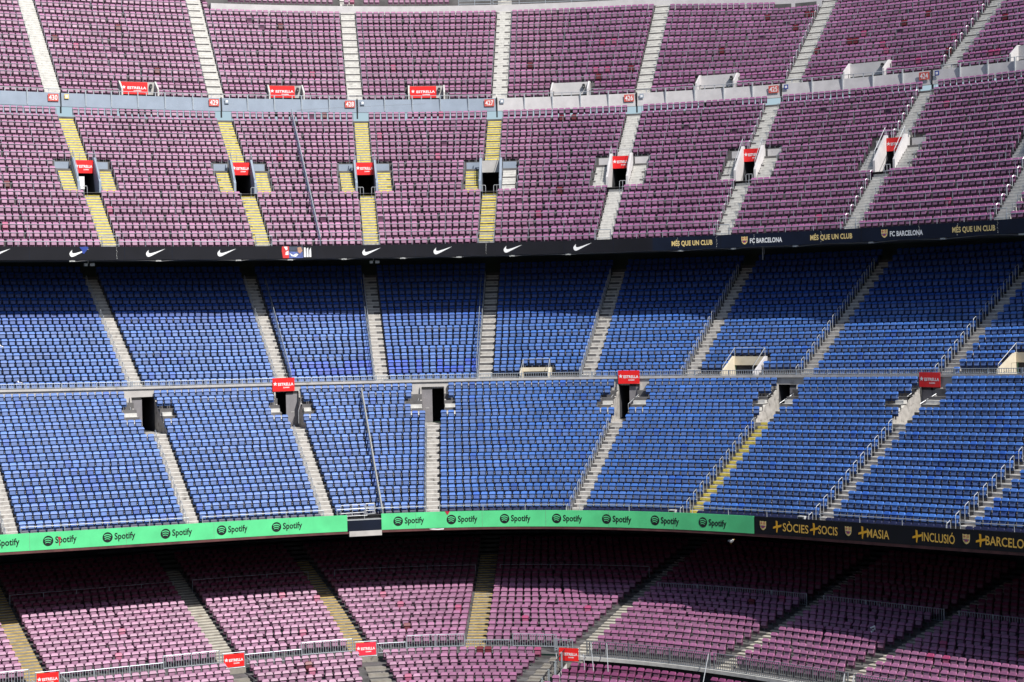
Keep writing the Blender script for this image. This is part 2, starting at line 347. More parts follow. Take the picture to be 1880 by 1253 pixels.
for i, A in enumerate(AB):
    if 0 < i < 10:
        stairs(A, 0, 17, TB, (M['stair_grey'], M['nosing_pale']), f'grey concrete stairs in the rear blue tier, {ORD[i]} from the left', nosing=.18, group='stairs of the rear blue tier')
for i, A in enumerate(AA):
    if i < 8:
        y = i == 5
        stairs(A, 0, 13, TA, (M['stair_grey'], M['yellow'] if y else M['nosing_pale']), (f'stairs with yellow-painted step edges in the front blue tier' if y else f'grey concrete stairs in the front blue tier, {ORD[i+1]} from the left'), nosing=.62 if y else .18, group='stairs of the front blue tier')
for i, A in enumerate(A1):
    if 0 < i < 9:
        y = i in (1, 3, 4)
        stairs(A, 0 if i < 5 else -1, 18, T1, (M['stair_low'], M['yellow2'] if y else M['nosing_low']), f'weathered {"yellow-edged" if y else "bare"} stairs in the lower burgundy tier, {ORD[i]} from the left', nosing=.3, ndepth=.24, group='stairs of the lower burgundy tier', hw=.62 if i < 5 else .5)

# ---------------------------------------------------------------- seats
MAR = np.array((.275, .098, .20)); BLU = np.array((.042, .135, .43))
def seat_parts(variant='norm', arm=False):
    """return list of (part, verts, faces, shade key)"""
    out = []
    def hexa(y0b, y0t, y1b, y1t, wb, wt, zb, zt):
        return [(-wb, y0b, zb), (wb, y0b, zb), (wb, y1b, zb), (-wb, y1b, zb), (-wt, y0t, zt), (wt, y0t, zt), (wt, y1t, zt), (-wt, y1t, zt)]
    HF = [(3, 2, 1, 0), (4, 5, 6, 7), (0, 1, 5, 4), (1, 2, 6, 5), (2, 3, 7, 6), (3, 0, 4, 7)]
    out.append(('backrest', hexa(-.02, -.03, .03, .04, .205, .215, .20, .645), HF, 'shell'))
    # bulging top rim with chamfered corners
    v = [(-.215, -.105, .64), (.215, -.105, .64), (.215, .05, .64), (-.215, .05, .64),
         (-.212, -.075, .69), (.212, -.075, .69), (.205, .075, .74), (-.205, .075, .74),
         (-.165, -.01, .785), (.165, -.01, .785), (.165, .07, .795), (-.165, .07, .795)]
    f = [(3, 2, 1, 0), (0, 1, 5, 4), (4, 5, 9, 8), (8, 9, 10, 11), (2, 3, 7, 6), (6, 7, 11, 10), (1, 2, 6, 5), (5, 6, 10, 9), (3, 0, 4, 7), (7, 4, 8, 11)]
    out.append(('backrest', v, f, 'rim'))
    if variant != 'nopan':
        v = [(-.155, -.115, .365), (.155, -.115, .365), (.175, -.108, .40), (.170, -.075, .55), (.152, -.070, .575), (-.152, -.070, .575), (-.170, -.075, .55), (-.175, -.108, .40)]
        vb = [(x, -.02, z) for x, y, z in v]
        f = [(0, 1, 2, 3, 4, 5, 6, 7)] + [(i, i + 8, (i + 1) % 8 + 8, (i + 1) % 8) for i in range(8)] 
        out.append(('seat_pan', v + vb, f, 'pan'))
        out.append(('seat_pan', hexa(-.03, -.085, .02, .02, .12, .15, .25, .365), HF, 'rib'))
    out.append(('support', hexa(-.02, -.02, .05, .05, .03, .03, 0, .24), HF, 'leg'))
    if arm: out.append(('bracket', hexa(-.06, -.06, -.02, -.02, .014, .014, .38, .43), HF, 'arm'))
    return out
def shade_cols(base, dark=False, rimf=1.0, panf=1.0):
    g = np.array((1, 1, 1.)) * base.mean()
    return {'shell': base * .42, 'rim': base * 1.08 * rimf, 'pan': (base * .82 + g * .24) * 1.0 * panf, 'rib': base * .30, 'leg': np.array((.10, .10, .11)), 'arm': np.array((.6, .6, .6))}  # shell darkened to paint the shadow line around the pan
TPL = {}
for key, var, arm in (('norm', 'norm', False), ('norm_arm', 'norm', True), ('nopan', 'nopan', False)):
    parts = seat_parts(var, arm); V = []; Fc = []; K = []; n = 0
    for p, v, f, k in parts:
        V += v; Fc += [tuple(i + n for i in q) for q in f]; K += [k] * len(v); n += len(v)
    V = np.array(V)
    if arm: 
        i0 = len(V) - 8; V[i0:, 0] += .25
    TPL[key] = (V, Fc, K)

def cut_hit(tier, m, t):
    if tier is T3 and 7 <= m <= 10:
        for v in V3:
            if abs(t - v['t']) * T3.S(t, m) < 2.05: return True
    if tier is T4:
        if m < 2 and any(a - .1 < t < b + .1 for a, b in P4): return True
        if m >= 13 and -13.2 < t < 18.3: return True
        if m == 12 and t > 15.6 and t < 17.9: return True
    if tier is TB:
        if m == 0 and (2.26 < t < 8.87 or 17.59 < t < 25.51 or 37.8 < t < 48): return True
        if any(a - .15 < t < b + .15 and 1 <= m < mm for a, b, mm in PB): return True
    if tier is TA:
        for q in DA:
            if m == 17 or m == 16:
                if q[2][0] < t < q[2][1]: return True
            elif m in (14, 15):
                if q[3][0] < t < q[3][1]: return True
            elif m in (12, 13) and q[4][0] < t < q[4][1]: return True
    if tier is T1:
        if m < 0 and any(a < t < b for a, b in ((-25.5, -23.9), (-14.5, -12.9), (-6.1, -4.6))) : return True
    return False
SEATS = []   # dict(tier,m,t,x,y,z,th,col,var,blk,idx)
def proj(p):
    x, y, z = p[0], p[1], p[2] - ZC
    yy = y * math.cos(PITCH) - z * math.sin(PITCH); zz = y * math.sin(PITCH) + z * math.cos(PITCH)
    u = F_PX * x / yy; v = -F_PX * zz / yy
    return 940 + u * math.cos(ROLL) + v * math.sin(ROLL), 626.5 + v * math.cos(ROLL) - u * math.sin(ROLL)
def fill(tier, As, rows, name, dback=.50, zadj=0.0, pitch=.5, m_t=None, tlim=None):
    for m in rows:
        for bi in range(len(As) - 1):
            A, B = As[bi], As[bi + 1]
            t0 = ac(A, m) + (A['hw'] + .06) / tier.S(ac(A, m), m); t1 = ac(B, m) - (B['hw'] + .06) / tier.S(ac(B, m), m)
            if tlim: t0, t1 = max(t0, tlim[0]), min(t1, tlim[1])
            if t1 - t0 < .4: continue
            # arc-length along the row
            tt = np.linspace(t0, t1, 30); ss = np.concatenate([[0], np.cumsum((tier.S(tt, m)[1:] + tier.S(tt, m)[:-1]) / 2 * np.diff(tt))])
            n = max(1, int(ss[-1] / pitch)); 
            # groups with small irregular gaps, as on the bays of a real stand
            gp = .10 if (n > 10 and name in ('T1', 'T3', 'T4', 'T1L')) else 0.0
            pp = (ss[-1] - gp) / n; pos = pp * (np.arange(n) + .5); pos = pos + gp * (np.arange(n) >= n // 3 + (m * 3 + bi * 5) % max(1, n // 3))
            for i, s in enumerate(pos):
                t = float(np.interp(s, ss, tt))
                if cut_hit(tier, m, t): continue
                p = tier.fr.P(t, tier.d(m) + dback, tier.z(m, t) + zadj)
                px = proj(p)
                if not (-70 < px[0] < 1950 and -60 < px[1] < 1300): continue
                SEATS.append(dict(tier=tier, name=name, m=m, t=t, p=p, th=float(tier.fr.th_(t)), blk=bi, i=i, n=n, px=px, key='norm_arm' if tier is TA else 'norm', var=None))
fill(T4, A4, range(0, 17), 'T4'); fill(T3, A3, range(0, 18), 'T3'); fill(TB, AB, range(0, 18), 'TB'); fill(TA, AA, range(0, 18), 'TA')
fill(T1, A1[:5], range(0, 20), 'T1'); fill(T1, A1[4:], range(0, 20), 'T1')
LOWDROP = .12
fill(T1, aisles(T1, [((-37, 0), (-37, -9)), ((-24.3, 0), (-24.0, -9)), ((-13.6, -1), (-13.76, -9)), ((-5.2, -1), (-4.7, -9)), ((7.0, -1), (6.25, -6.4)),], .62), range(-9, -1), 'T1L', zadj=-LOWDROP)
LD2 = .60
fill(T1, aisles(T1, [((9.0, 0), (6.6, -7)), ((18.2, -3), (17.9, -8)), ((27, 0), (27, -9)), ((37, 0), (37, -9))], .3), range(-9, -2), 'T1R', zadj=-LD2)
fill(T1, A1[5:], range(-1, 0), 'T1')
# the odd row with a fixed step between two seats of the top tier behind its low wall
for a, b in ((-12.2, -6.5), (-6.0, -5.3), (-5.0, -3.95), (-3.75, -.55)):
    S = T4.S(a, 14); n = int((b - a) * S / .5)
    for i in range(n):
        t = a + (i + .5) * .5 / S; p = MAIN.P(t, T4.d(14), T4.z(13, t) + .72)
        SEATS.append(dict(tier=T4, name='T4', m=14, t=t, p=p, th=float(MAIN.th_(t)), blk=2, i=i, n=n, px=proj(p), key='norm', var=None))

# colours
DARKRED = {'T4': [(-23.61, 7), (-19.19, 9), (-17.42, 3), (-9.56, 10), (3.6, 4), (9.04, 3), (7.43, 2), (15.31, 10), (17.04, 8), (17.4, 10), (17.8, 10), (13.53, 5), (24.2, 8), (23.24, 7), (20.78, 5), (20.39, 5), (18.82, 4), (26.77, 2), (29.34, 6)],
 'T3': [(-7.87, 17), (-30.46, 7), (5.47, 16), (5.78, 16), (6.24, 16), (6.3, 6)], 'T1': [(15.19, 8), (33.94, 5), (-2.59, 2)], 'T1L': [(2.1, -2), (2.55, -2), (-9.5, -3)]}
NOPAN = {'T4': [(-19.8, 6), (-11.3, 11), (-10.4, 10), (-12.8, 5), (16.6, 9), (15.5, 7), (22.9, 9), (23.2, 6)], 'T3': [(-8.51, 17), (-9.13, 3), (-.82, 13), (3.52, 5), (-5.24, 3), (20.63, 15), (25.08, 14), (13.05, 14), (15.72, 13), (16.48, 14)], 'T1': [(-11.9, 2), (-8, 8), (5, 6)], 'T1L': [(-10, -3), (-21, -4), (-20.0, -3)]}
def nearest(name, t, m):
    c = [s for s in SEATS if s['name'] == name and s['m'] == m]
    return min(c, key=lambda s: abs(s['t'] - t)) if c else None
for nme, lst in DARKRED.items():
    for t, m in lst:
        s = nearest(nme, t, m)
        if s: s['var'] = 'dark'
for nme, lst in NOPAN.items():
    for t, m in lst:
        s = nearest(nme, t, m)
        if s and not s['var']: s['var'] = 'nopan'; s['key'] = 'nopan'
bay = {}
for s in SEATS:
    blue = s['name'] in ('TA', 'TB'); s['blue'] = blue
    base = (BLU if blue else MAR).copy()
    kb = (s['name'], s['blk'], s['m'] // 3, s['i'] // 6)
    if kb not in bay: bay[kb] = rng.normal(0, .05)
    q = 1 + bay[kb] + rng.normal(0, .06)
    base *= max(.7, q)
    fade = rng.normal(0, .03); base = base + (base.mean() - base) * (.06 + fade)
    if blue:
        if s['name'] == 'TB' and s['m'] in (1, 2) and -12.9 < s['t'] < 1.7 and rng.random() < .75: base = np.array((.028, .085, .48))
        elif rng.random() < .03: base = base * np.array((.6, .75, 1.0))
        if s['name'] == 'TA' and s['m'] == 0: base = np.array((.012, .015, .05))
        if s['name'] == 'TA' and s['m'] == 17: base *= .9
    else:
        if rng.random() < .008: base = np.array((.32, .05, .13))
        if s['name'] == 'T1R' and s['m'] > -5: base = base * np.array((.72, .45, .6))
        if s['name'] in ('T3', 'T4') and s['t'] > 5: base *= np.array((.90, .82, .95))  # right-hand blocks darkened in colour for their weaker sun
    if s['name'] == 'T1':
        k = np.clip((s['m'] + .6 * rng.random() - 9.6) / 1.5, 0, 1); base = base * (1 - k) + np.array((.135, .014, .045)) * k * (1 + rng.normal(0, .1))  # rear rows: unfaded maroon, darkened further to paint the gallery shade
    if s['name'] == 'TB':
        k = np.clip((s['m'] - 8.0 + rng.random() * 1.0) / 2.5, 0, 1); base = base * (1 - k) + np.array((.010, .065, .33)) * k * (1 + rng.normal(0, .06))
    if s['name'] in ('T3', 'T4') and s['t'] < 4: base = base * 1.10  # left-hand blocks brightened in colour for their stronger sun
    if s['var'] == 'dark': base = np.array((.12, .003, .012))
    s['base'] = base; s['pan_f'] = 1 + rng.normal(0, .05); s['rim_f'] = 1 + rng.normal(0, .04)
    s['tilt'] = rng.normal(0, .018); s['yaw'] = rng.normal(0, .02)

# which seats show largest -> individuals with parts
def area(s):
    x, y = s['px']
    if not (8 < x < 1872 and 8 < y < 1243): return 0
    if s['key'] == 'nopan': return 0
    Y = s['p'][1]; c = math.cos(s['th'] - math.atan2(s['p'][0], s['p'][1]))
    vis = {'T4': .62, 'T3': .6, 'TB': .49, 'TA': .5, 'T1': .36, 'T1L': .36, 'T1R': .33}[s['name']]
    if s['name'] == 'TA' and s['m'] < 1: vis = .1
    return vis * c / Y / Y
blue = sorted(SEATS, key=area, reverse=True)[:298]
maro = []
big = set(id(s) for s in blue + maro)
def add_col(me, cols):
    a = me.attributes.new('col', 'FLOAT_COLOR', 'POINT'); a.data.foreach_set('color', np.asarray(cols, np.float32).ravel())
def merged(name, seats, label, cat):
    VV = []; CC = []; faces = []; n = 0
    for s in seats:
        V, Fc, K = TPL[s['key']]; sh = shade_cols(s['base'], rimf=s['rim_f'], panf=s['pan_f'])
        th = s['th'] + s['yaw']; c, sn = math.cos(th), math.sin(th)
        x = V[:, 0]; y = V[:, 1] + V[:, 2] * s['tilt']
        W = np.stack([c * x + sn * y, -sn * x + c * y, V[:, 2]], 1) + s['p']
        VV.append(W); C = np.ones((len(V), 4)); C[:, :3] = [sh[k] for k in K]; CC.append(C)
        faces.append((n, s['key'])); n += len(V)
    VV = np.concatenate(VV); CC = np.concatenate(CC)
    loops = []; sizes = []
    pre = {k: (np.array([i for f in TPL[k][1] for i in f]), np.array([len(f) for f in TPL[k][1]])) for k in TPL}
    for n0, k in faces: loops.append(pre[k][0] + n0); sizes.append(pre[k][1])
    loops = np.concatenate(loops); sizes = np.concatenate(sizes)
    me = bpy.data.meshes.new(name); me.vertices.add(len(VV)); me.vertices.foreach_set('co', VV.ravel())
    me.loops.add(len(loops)); me.loops.foreach_set('vertex_index', loops)
    me.polygons.add(len(sizes)); me.polygons.foreach_set('loop_start', np.concatenate([[0], np.cumsum(sizes)[:-1]])); me.polygons.foreach_set('loop_total', sizes)
    me.polygons.foreach_set('use_smooth', np.zeros(len(sizes), bool)); me.update(calc_edges=True); me.validate(); me.materials.append(M['seat']); add_col(me, CC)
    o = bpy.data.objects.new(name, me); COL.objects.link(o); return tag(o, label, cat, None, 'stuff')
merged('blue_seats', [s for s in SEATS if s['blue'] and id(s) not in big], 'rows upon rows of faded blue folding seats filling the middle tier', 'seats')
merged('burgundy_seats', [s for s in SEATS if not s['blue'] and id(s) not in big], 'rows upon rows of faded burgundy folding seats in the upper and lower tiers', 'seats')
# individuals: mesh variants shared by copies
NV = 10; VARM = {}
def part_mesh(part, key, base, pf, rf, nm):
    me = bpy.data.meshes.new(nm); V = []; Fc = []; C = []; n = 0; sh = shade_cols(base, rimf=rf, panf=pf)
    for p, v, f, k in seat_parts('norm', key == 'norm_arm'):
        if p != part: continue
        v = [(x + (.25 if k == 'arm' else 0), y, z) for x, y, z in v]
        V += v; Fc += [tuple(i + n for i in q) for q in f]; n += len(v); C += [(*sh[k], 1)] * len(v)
    me.from_pydata(V, [], Fc); me.materials.append(M['seat']); add_col(me, C); bmesh_fix(me); return me
sel = blue + maro
keys = {}
def blocktext(s):
    b = s['blk']; n = s['name']
    if n in ('TA', 'TB'):
        w = 'front' if n == 'TA' else 'rear'
        return f"{w} blue tier", b + 1 if n == 'TA' else b
    return {'T1': 'lower burgundy tier', 'T1L': 'lowest burgundy rows', 'T1R': 'sunken burgundy rows', 'T3': 'upper burgundy tier', 'T4': 'top burgundy tier'}[n], b
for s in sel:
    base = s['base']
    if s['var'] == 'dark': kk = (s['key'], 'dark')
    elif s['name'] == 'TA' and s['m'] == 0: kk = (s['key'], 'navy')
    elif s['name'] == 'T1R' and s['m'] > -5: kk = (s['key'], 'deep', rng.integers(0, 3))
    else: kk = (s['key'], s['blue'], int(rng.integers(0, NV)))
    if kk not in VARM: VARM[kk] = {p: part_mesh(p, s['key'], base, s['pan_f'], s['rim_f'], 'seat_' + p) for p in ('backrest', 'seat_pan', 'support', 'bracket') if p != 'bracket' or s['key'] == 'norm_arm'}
    tier, b = blocktext(s)
    colr = 'dark red' if s['var'] == 'dark' else 'navy' if kk[1] == 'navy' else 'blue' if s['blue'] else 'burgundy'
    m = s['m']; nm_ = s['name']
    if nm_ == 'TA': rowt = f'{ORD[m + 1]} row above the lower board'
    elif nm_ == 'TB': rowt = f'{ORD[m + 1]} row above the ledge wall'
    elif nm_ == 'T1': rowt = f'{ORD[m + 1] if b < 5 else ORD[m + 2]} row behind the lower balustrade'
    elif nm_ == 'T1L': rowt = f'{ORD[-m - 1]} row before the lower balustrade'
    elif nm_ == 'T1R': rowt = f'{ORD[-m - 2]} sunken row below the balustrade'
    else: rowt = f'{ORD[m + 1]} row of the {tier}'
    seq = sum(1 for q in SEATS if q['name'] == nm_ and q['m'] == m and q['blk'] == s['blk'] and q['t'] <= s['t'])
    blk_ = b + 1 if nm_ == 'T1L' else b + 5 if nm_ == 'T1R' else b
    lab = f"{colr} seat, {ORD[seq]} in the {rowt}, {ORD[max(1, blk_)]} block from left"
    root = bpy.data.objects.new('folding_seat', None); COL.objects.link(root); root.location = s['p']; root.rotation_euler = (0, 0, -(s['th'] + s['yaw'])); root.empty_display_size = .1
    tag(root, lab, 'seat', 'blue folding seats' if s['blue'] else 'burgundy folding seats')
    for p in VARM[kk]:
        c = bpy.data.objects.new(p, VARM[kk][p]); COL.objects.link(c); c.parent = root
print('seats', len(SEATS), 'objects individual', len(sel))

# ---------------------------------------------------------------- row rails in the two upper tiers
def secname(i, As): return f'{ORD[i + 1]} block from the left'
def row_rail(tier, As, m, bi, label, group):
    A, B = As[bi], As[bi + 1]
    t0 = ac(A, m) + (A['hw'] + .02) / tier.S(ac(A, m), m); t1 = ac(B, m) - (B['hw'] + .02) / tier.S(ac(B, m), m)
    segs = [(t0, t1)]
    step = .12
    ts = np.arange(t0, t1 + .001, step); ok = [not (cut_hit(tier, m, t) and not (tier is T3)) and not (tier is T3 and 7 <= m <= 10 and cut_hit(T3, m, t)) for t in ts]
    segs = []; cur = None
    for t, k in zip(ts, ok):
        if k: cur = [t, t] if cur is None else [cur[0], t]
        elif cur: segs.append(cur); cur = None
    if cur: segs.append(cur)
    segs = [s for s in segs if s[1] - s[0] > .8]
    if not segs: return
    # keep only what the camera can see a bit of
    vis = [proj(tier.fr.P(t, tier.d(m), tier.z(m, t))) for s in segs for t in s]
    if all(p[0] < -20 or p[1] < -15 for p in vis) or all(p[0] > 1900 or p[1] < -15 for p in vis): return
    mbr = MB(); d = tier.d(m) + .04; H = .60 if tier is T3 else .56
    for a, b in segs:
        tt = rng_t(a, b, 1.6)
        mbr.path([tier.fr.P(t, d, tier.z(m, t) + H) for t in tt], .020, 4)
        L = (b - a) * tier.S(a, m); n = max(1, round(L / 2.35))
        for k in range(n + 1):
            t = a + (b - a) * k / n
            if k in (0, n) : t = t + (.04 if k == 0 else -.04)
            mbr.tube(tier.fr.P(t, d, tier.z(m, t) - .02), tier.fr.P(t, d, tier.z(m, t) + H), .020, 4)
            if k in (0, n):
                s = 1 if k == 0 else -1
                tq = t + s * .5 / tier.S(t, m)
                mbr.tube(tier.fr.P(tq, d, tier.z(m, tq)), tier.fr.P(tq, d, tier.z(m, tq) + H), .018, 4)
    tag(mbr.build('row_rail', M['rail'], None, None), label, 'railing', group)
for m in range(1, 18):
    for bi in range(0, 9):
        row_rail(T3, A3, m, bi, f'thin rail along the {ORD[m + 1]} row of the upper burgundy tier, {secname(bi, A3)}', 'rails along the rows of the upper burgundy tier')
for m in range(2, 16):
    for bi in range(0, 8):
        if m >= 13 and 2 <= bi <= 5: continue
        row_rail(T4, A4, m, bi, f'thin rail along the {ORD[m + 1]} row of the top tier, {secname(bi, A4)}', 'rails along the rows of the top tier')

# front rails of the upper tier and of the front blue tier
def front_rail(tier, As, bi, label, group, d, z0, h, n_h=1, mi='rail', post=2.2, r=.022, gapl=0, gapr=0):
    A, B = As[bi], As[bi + 1]
    t0 = ac(A, 0) + (A['hw'] + gapl) / tier.S(ac(A, 0), 0); t1 = ac(B, 0) - (B['hw'] + gapr) / tier.S(ac(B, 0), 0)
    mbr = MB(); zz = lambda t: z0(t)
    for k in range(n_h):
        hh = h * (1 - k / max(1, n_h))
        mbr.path([tier.fr.P(t, d, zz(t) + hh) for t in rng_t(t0, t1, 1.5)], r, 5)
    n = max(2, round((t1 - t0) * tier.S(t0, 0) / post))
    for k in range(n + 1):
        t = t0 + (t1 - t0) * k / n; mbr.tube(tier.fr.P(t, d, zz(t) - .05), tier.fr.P(t, d, zz(t) + h), r, 5)
    tag(mbr.build('front_rail', M[mi]), label, 'railing', group)
for bi in range(0, 9):
    front_rail(T3, A3, bi, f'front rail above the upper advertising board, {secname(bi, A3)}', 'rails above the upper board', 4.66, lambda t: zN(t), .36, 1, 'rail')
for bi in range(0, 8):
    front_rail(TA, AA, bi, f'front rail above the lower advertising board in the {ORD[bi + 1]} blue block from the left', 'rails above the lower board', -13.92, lambda t: zG(t), .42, 1, 'railw', 3.0)
# aisle ends at the very front of the upper tier: small gates
for i, A in enumerate(A3):
    if 0 < i < 9:
        t = ac(A, 0); L = Loc(MAIN, t, 4.63, zN(t)); g = MB()
        g.path([L(-.62, 0, 0), L(-.62, 0, .75), L(.62, 0, .75), L(.62, 0, 0)], .024)
        for u in (-.3, 0, .3): g.tube(L(u, 0, 0), L(u, 0, .12), .016)
        g.tube(L(-.62, 0, .12), L(.62, 0, .12), .018)
        tag(g.build('stair_barrier', M['rail']), f'small grey barrier at the foot of the {ORD[i]} upper burgundy stairs from the left', 'barrier', 'barriers at the foot of the upper stairs')

# ---------------------------------------------------------------- hoop handrails on the blue-tier stairs
def hoop(tier, A, m, label, group, mi, hgt=.86, side=-1):
    t = ac(A, m); t = t + side * (A['hw'] + .03) / tier.S(t, m); L = Loc(tier.fr, t, tier.d(m), tier.z(m, t))
    rs, tw = tier.rs, tier.tw; g = MB(); r = .019
    g.path([L(0, .08, 0), L(0, .08, hgt - .06), L(0, .14, hgt + .05), L(0, .44, hgt + .20), L(0, .50, hgt + .16), L(0, .50, rs / 2)], r, 5)
    tag(g.build('stair_handrail', M[mi]), label, 'handrail', group)
for i, A in enumerate(AB):
    if 0 < i < 9:
        for m in range(0, 16):
            if i == 8 and m > 13: continue
            hoop(TB, A, m, f'hoop handrail at the {ORD[m + 1]} row of the {ORD[i]} stairs in the rear blue tier', 'hoop handrails of the rear blue tier', 'rail' if i < 5 else 'railw')
for i, A in enumerate(AA):
    if 0 <= i < 8:
        for m in range(0, 12):
            hoop(TA, A, m, f'hoop handrail at the {ORD[m + 1]} row of the {ORD[i+1]} stairs in the front blue tier', 'hoop handrails of the front blue tier', 'rail' if i < 4 else 'railw')
# end hoops of the upper tiers' rows on the right-hand stairs (light grey)
for As, tier, nm in ((A3, T3, 'upper burgundy tier'), (A4, T4, 'top tier')):
    for i in (6, 7, 8):
        if i >= len(As) - 1: continue
        A = As[i]
        for m in range(1, 15 if tier is T4 else 17):
            if tier is T3 and 7 <= m <= 10: continue
            t = ac(A, m)
            if not (0 < proj(tier.fr.P(t, tier.d(m), tier.z(m, t)))[1] and proj(tier.fr.P(t, tier.d(m), tier.z(m, t)))[0] < 1900): continue
            t = t - (A['hw'] + .02) / tier.S(t, m); L = Loc(tier.fr, t, tier.d(m), tier.z(m, t)); g = MB()
            g.path([L(0, .02, 0), L(0, .02, .62), L(.02, .14, .74), L(.02, .40, .74), L(.02, .52, .66)], .024, 5)
            tag(g.build('row_end_hoop', M['railw']), f'pale hoop at the {ORD[m + 1]} row end of the {nm}, {ORD[i]} stairs from left', 'handrail', 'pale hoops at the row ends')

# ---------------------------------------------------------------- balustrades
def balustrade(fr, t0, t1, d, zf, h, gap, label, group, post=0, mi='rail', r=.016, name='balustrade', foot=.08, boxed=False):
    S = float(fr.S((t0 + t1) / 2, d)); n = max(3, int((t1 - t0) * S / gap))
    tl = rng_t(t0, t1, 1.2)
    top = MB(); top.path([fr.P(t, d, zf(t) + h) for t in tl], r * 1.6, 5); low_ = MB(); low_.path([fr.P(t, d, zf(t) + foot) for t in tl], r * 1.4, 4)
    bal = MB()
    for k in range(n + 1):
        t = t0 + (t1 - t0) * k / n; L = Loc(fr, t, d, zf(t)); L.box(bal, -r, r, -r, r, foot, h)
    psts = []
    if post:
        k = max(1, round((t1 - t0) * S / post))
        for j in range(k + 1):
            t = t0 + (t1 - t0) * j / k; L = Loc(fr, t, d, zf(t)); pst = MB(); L.box(pst, -.03, .03, -.03, .03, 0, h + .03); psts.append(pst)
    tm = (t0 + t1) / 2
    root = empty(name, tuple(fr.P(tm, d, zf(tm))), label, 'railing', group)
    top.build('top_rail', M[mi], root); low_.build('foot_rail', M[mi], root)
    b = bal.build('balusters', M[mi], root)
    for pst in psts: pst.build('post', M[mi], root)
    return root
# on the ledge between blue tiers, block by block
segB = [(-41, -24.1), (-24.0, -13.5), (-13.4, -6.3), (-6.25, 1.2), (1.25, 2.2), (2.26, 8.8), (8.9, 9.7), (9.75, 17.5), (17.55, 25.4), (25.45, 37.6), (37.7, 47.5), (47.6, 56)]
for j, (a, b) in enumerate(segB):
    balustrade(MAIN, a, b, -.16, lambda t: zL(t) + .05, .36, .17, f'low grey balustrade on the ledge wall of the blue tier, {ORD[j+1]} length from the left', 'low balustrades on the ledge wall', post=2.5, mi='rail', r=.014)
# lower tier, left of the big stairs: on row 0 ; right: on row -1.2
zT1 = lambda m: (lambda t: T1.z(m, t))
segL = [(-41, -27.5, 0, 1.0), (-27.4, -25.6, 0, 1.0), (-24.0, -17.9, -.6, .8), (-17.8, -14.4, 0, 1.0), (-13.0, -9.4, -.6, .8), (-9.3, -6.1, 0, 1.0), (-4.7, -2.8, -.6, .8), (-2.7, .9, 0, 1.0), (.95, 3.9, -.6, .8), (3.95, 6.7, 0, 1.0), (6.75, 7.9, -.5, .9)]
for j, (a, b, m, h) in enumerate(segL):
    balustrade(LOW, a, b, m * T1.tw - .05, zT1(m), h * .82, .15, f'grey steel balustrade in front of the lower burgundy tier, {ORD[j+1]} length from the left', 'balustrades of the lower tier', post=2.2, mi='rail', r=.016)
for j, (a, b) in enumerate([(9.15, 17.8), (18.1, 27.2), (27.7, 37.3)]):
    balustrade(LOW, a, b, -1.35 * T1.tw, lambda t: T1.z(-1, t) - .05, 1.0, .15, f'long grey balustrade on the right of the lower burgundy tier, {ORD[j+1]} of three', 'balustrades above the sunken rows', post=2.4, mi='raild', r=.016)
for j, (a, b) in enumerate([(9.9, 17.9), (18.95, 26.9), (27.9, 36.6)]):
    balustrade(LOW, a, b, 10.05 * T1.tw, lambda t: T1.z(10, t), .78, .17, f'dark low balustrade halfway up the right lower burgundy tier, {ORD[j+1]} of three', 'balustrades halfway up the lower tier', post=2.4, mi='rail', r=.014)
for j, (a, b) in enumerate([(-24.9, -14.3), (-13.1, -6.8), (-5.5, 1.0), (2.1, 8.8)]):
    g = MB(); m = 13.1; g.path([LOW.P(t, m * T1.tw, T1.z(13, t) + .8) for t in rng_t(a, b, 1.3)], .022)
    for t in rng_t(a, b, 2.6): g.tube(LOW.P(t, m * T1.tw, T1.z(13, t)), LOW.P(t, m * T1.tw, T1.z(13, t) + .8), .022)
    tag(g.build('cross_rail', M['rail']), f'thin rail in the shade across the lower burgundy tier, {ORD[j+1]} from the left', 'railing', 'thin rails in the shade')

# lower tier front slab on the right: kerb, drop wall, sunken deck; left: front rows deck
mb = MB()
strip(mb, LOW, rng_t(8.3, 50, 1.2), lambda t: [(-1.05 * T1.tw, T1.z(-1, t) + .01), (-1.5 * T1.tw, T1.z(-1, t) + .01), (-1.5 * T1.tw, T1.z(-1, t) - .20)])
mb2 = MB(); strip(mb2, LOW, rng_t(8.3, 50, 1.2), lambda t: [(-1.5 * T1.tw, T1.z(-1, t) - .20), (-.9 * T1.tw, T1.z(-1, t) - .22), (-.9 * T1.tw, T1.z(-3, t) - LD2 - .2), (-3 * T1.tw, T1.z(-3, t) - LD2 - .01)])
tag(mb2.build('walkway_underside', M['dark']), kind='structure')  # recess under the slab painted near-black in place of shade
tag(mb.build('walkway_slab', M['deck_pale']), kind='structure')
def deck_low(name, t0, t1, ms, drop):
    mb = MB()
    for m in ms:
        strip(mb, LOW, rng_t(t0, t1, 1.2), lambda t: [(T1.d(m), T1.z(m, t) - drop), (T1.d(m + 1), T1.z(m, t) - drop), (T1.d(m + 1), T1.z(m + 1, t) - drop)])
    return tag(mb.build(name, M['deck']), kind='structure')
deck_low('terrace_lowest', -41, 7.3, range(-10, -1), LOWDROP)
deck_low('terrace_sunken', 7.3, 50, range(-10, -2), LD2)

